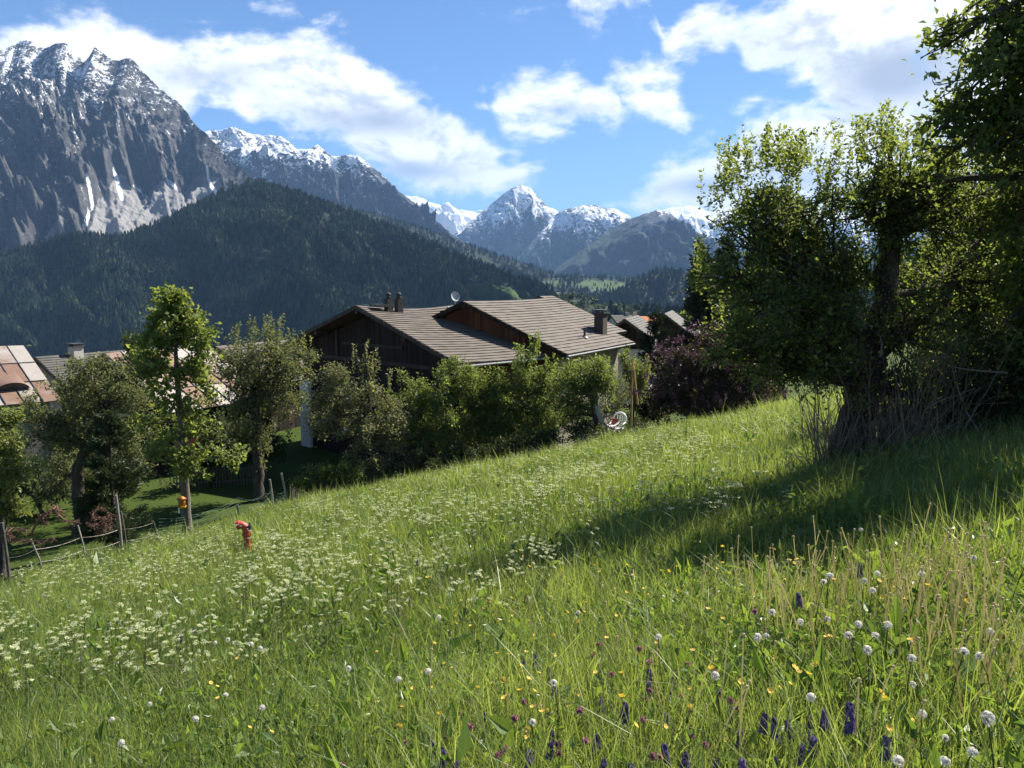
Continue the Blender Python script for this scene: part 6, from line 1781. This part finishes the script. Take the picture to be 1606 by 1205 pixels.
def px_sample(polys, n, up=0.35, ymax=36.0, maxtry=40000):
    """Ground points under photo regions (cx, cy, rx, ry, weight) measured at flower height."""
    out = []; W = np.array([p[4] for p in polys], float); W /= W.sum(); t = 0
    while len(out) < n and t < maxtry:
        t += 1
        c = polys[rg.choice(len(polys), p=W)]
        a = rg.uniform(0, 6.28); q = math.sqrt(rg.rand())
        px, py = c[0] + c[2] * q * math.cos(a), c[1] + c[3] * q * math.sin(a)
        if px < -60 or px > 1670 or py > 1260: continue
        p = hit_fast(px, py, up)
        if p is not None and 12.0 < p[1] < 15.7 and abs(proj(np.array([p[0], p[1], -5.0]))[0] - 388) < 30: continue
        if p is None or p[1] > ymax or not in_meadow(p[0], p[1]): continue
        out.append((p[0], p[1]))
    return out


def hit_fast(px, py, up):
    Y = np.arange(1.2, 37, 0.06)
    a = P(px, py, 1.0)
    z = a[2] * Y; x = a[0] * Y
    k_ = np.nonzero(z < G(x, Y) + up)[0]
    return None if not len(k_) else (x[k_[0]], Y[k_[0]])


# dandelion clocks: the large ones where the photo has them, the rest spread over the right-hand slope
CLOCKS = [(1420, 1143), (1404, 1158), (1237, 965), (1317, 982), (1362, 1026), (1490, 1047), (1519, 1140), (1556, 1183), (1383, 985), (1376, 988), (1560, 1192), (385, 1117), (305, 1121), (694, 1062), (569, 1038), (633, 1060), (338, 1020), (372, 1022), (394, 1031), (333, 1082), (345, 995), (915, 940),
          (1290, 915), (1380, 930), (1421, 922), (1500, 868), (1326, 816), (1283, 932), (1300, 912), (1385, 890), (122, 1032), (866, 1080), (165, 1180), (690, 985), (1345, 968), (1270, 968), (1590, 905), (1365, 905), (1060, 1000), (1130, 1075), (1440, 1020), (1570, 965), (1255, 1060), (1195, 1015), (180, 1110)]
for (px, py) in CLOCKS:
    p = hit_fast(px, py, 0.40)
    if p: plant('dandelion_clock', p[0], p[1], 'round white dandelion clock on a bare stem in the meadow', 'flower', 'dandelion clocks in the meadow', rg.uniform(0.9, 1.12))
for (x, y) in px_sample([(1350, 930, 260, 60, 3), (1400, 1050, 220, 120, 2), (600, 1050, 500, 110, 1.4), (1250, 850, 200, 40, .6)], 10, 0.34):
    plant('dandelion_clock', x, y, 'round white dandelion clock on a bare stem in the meadow', 'flower', 'dandelion clocks in the meadow', rg.uniform(0.65, 1.0))
for (x, y) in px_sample([(1150, 1010, 420, 150, 3), (750, 1020, 250, 150, 2), (880, 930, 250, 60, 1.5), (300, 1110, 330, 90, .8), (1100, 880, 200, 40, .7)], 150, 0.34):
    plant('buttercup', x, y, 'small bright yellow buttercup among the grass', 'flower', 'buttercups in the meadow', rg.uniform(0.65, 1.0))
SAGE = [(824, 1012), (826, 1020), (863, 1020), (1027, 1028), (1025, 1020), (1225, 1103), (838, 1150), (846, 1158), (870, 1160), (930, 1140), (1065, 1150), (1080, 1148), (1170, 1165), (1175, 1175), (1180, 1190), (1265, 1110), (1390, 1128), (1350, 1125), (952, 1086), (1055, 1022), (1360, 880), (1258, 920), (30, 995), (880, 1195)]
for (px, py) in SAGE:
    p = hit_fast(px, py, 0.36)
    if p: plant('meadow_sage', p[0], p[1], 'violet meadow sage spike standing in the grass', 'flower', 'meadow sage in the grass', rg.uniform(0.9, 1.2))
for (x, y) in px_sample([(1000, 1130, 350, 90, 2), (560, 830, 250, 60, .8), (1150, 730, 150, 60, .8), (300, 940, 250, 60, .6)], 60, 0.34):
    plant('meadow_sage', x, y, 'violet meadow sage spike standing in the grass', 'flower', 'meadow sage in the grass', rg.uniform(0.8, 1.1))
for (x, y) in px_sample([(950, 1120, 260, 90, 2), (1040, 1000, 200, 70, 1), (700, 1130, 200, 60, .6)], 45, 0.27):
    plant('red_clover', x, y, 'pink clover head low in the grass', 'flower', 'red clover in the meadow', rg.uniform(0.8, 1.15))
for (x, y) in px_sample([(1330, 900, 240, 50, 3), (1450, 880, 130, 50, 2), (1250, 1000, 330, 110, 1), (740, 1020, 200, 110, .3), (1500, 950, 110, 60, 1)], 240, 0.40):
    plant('dry_stalk', x, y, 'bare tan stalk of a withered dandelion', 'flower stalk', 'withered dandelion stalks', rg.uniform(0.85, 1.15))
UMB = [(230, 915, 360, 100, 2.4), (50, 965, 110, 70, 0.9), (262, 1000, 55, 30, 0.4), (540, 850, 320, 80, 1.8), (900, 730, 300, 70, 1.5), (720, 820, 240, 60, 1.0)]
near = px_sample(UMB, 300, 0.55)
for (x, y) in near:
    plant('cow_parsley', x, y, 'cream flowered cow parsley standing above the grass', 'flower', 'cow parsley in the meadow', rg.uniform(0.65, 1.0))
# the far band of cow parsley along the brow, past counting: one mass
far_ = px_sample([(1120, 650, 170, 28, 2.2), (950, 690, 200, 26, 2.4), (760, 735, 200, 24, 1.8), (560, 790, 180, 24, 1.0), (1000, 740, 250, 50, 1.2), (300, 850, 180, 30, .8), (700, 790, 250, 50, .8), (120, 890, 150, 30, .8), (420, 860, 160, 40, .8)], 650, 0.5)
VV, QQ, TT, AA = [], [], [], []; off = 0
U, SQ, ST, SA = [], [], [], []
mbu = MB(); mbs = MB()
for (x, y) in far_:
    parts = PROTO['cow_parsley'][rg.randint(6)]; z = float(G(x, y)); s_ = rg.uniform(0.75, 1.15); an = rg.uniform(0, 6.28); c, s2 = math.cos(an), math.sin(an)
    for i in range(rg.randint(4, 8)):
        e = np.array([x + rg.normal(0, .12), y + rg.normal(0, .12), z + s_ * rg.uniform(.38, .62)])
        n = 12; rad = .034 * s_
        q = np.stack([rg.normal(0, rad * .6, n), rg.normal(0, rad * .6, n), np.abs(rg.normal(0, .006, n))], -1) + e
        u = rg.normal(size=(n, 3)); u[:, 2] *= .3; u /= np.linalg.norm(u, axis=1)[:, None]; v = np.cross(u, np.array([0, -.25, 1.0])); k_ = .0065
        mbu.add(np.stack([q - u * k_, q - v * k_, q + u * k_, q + v * k_], 1).reshape(-1, 3), np.arange(4 * n).reshape(-1, 4), a=np.repeat(rg.rand(n), 4))
        mbs.add([e - np.array([.002, 0, .0]), e + np.array([.002, 0, 0]), np.array([x, y, z])], None, [[0, 1, 2]], a=rg.rand())
so = mbs.build('cow_parsley_drift', M_STEM); tag(so, kind='stuff')
uo = mbu.build('florets', M_UMBEL, so); uo['kind'] = 'stuff'
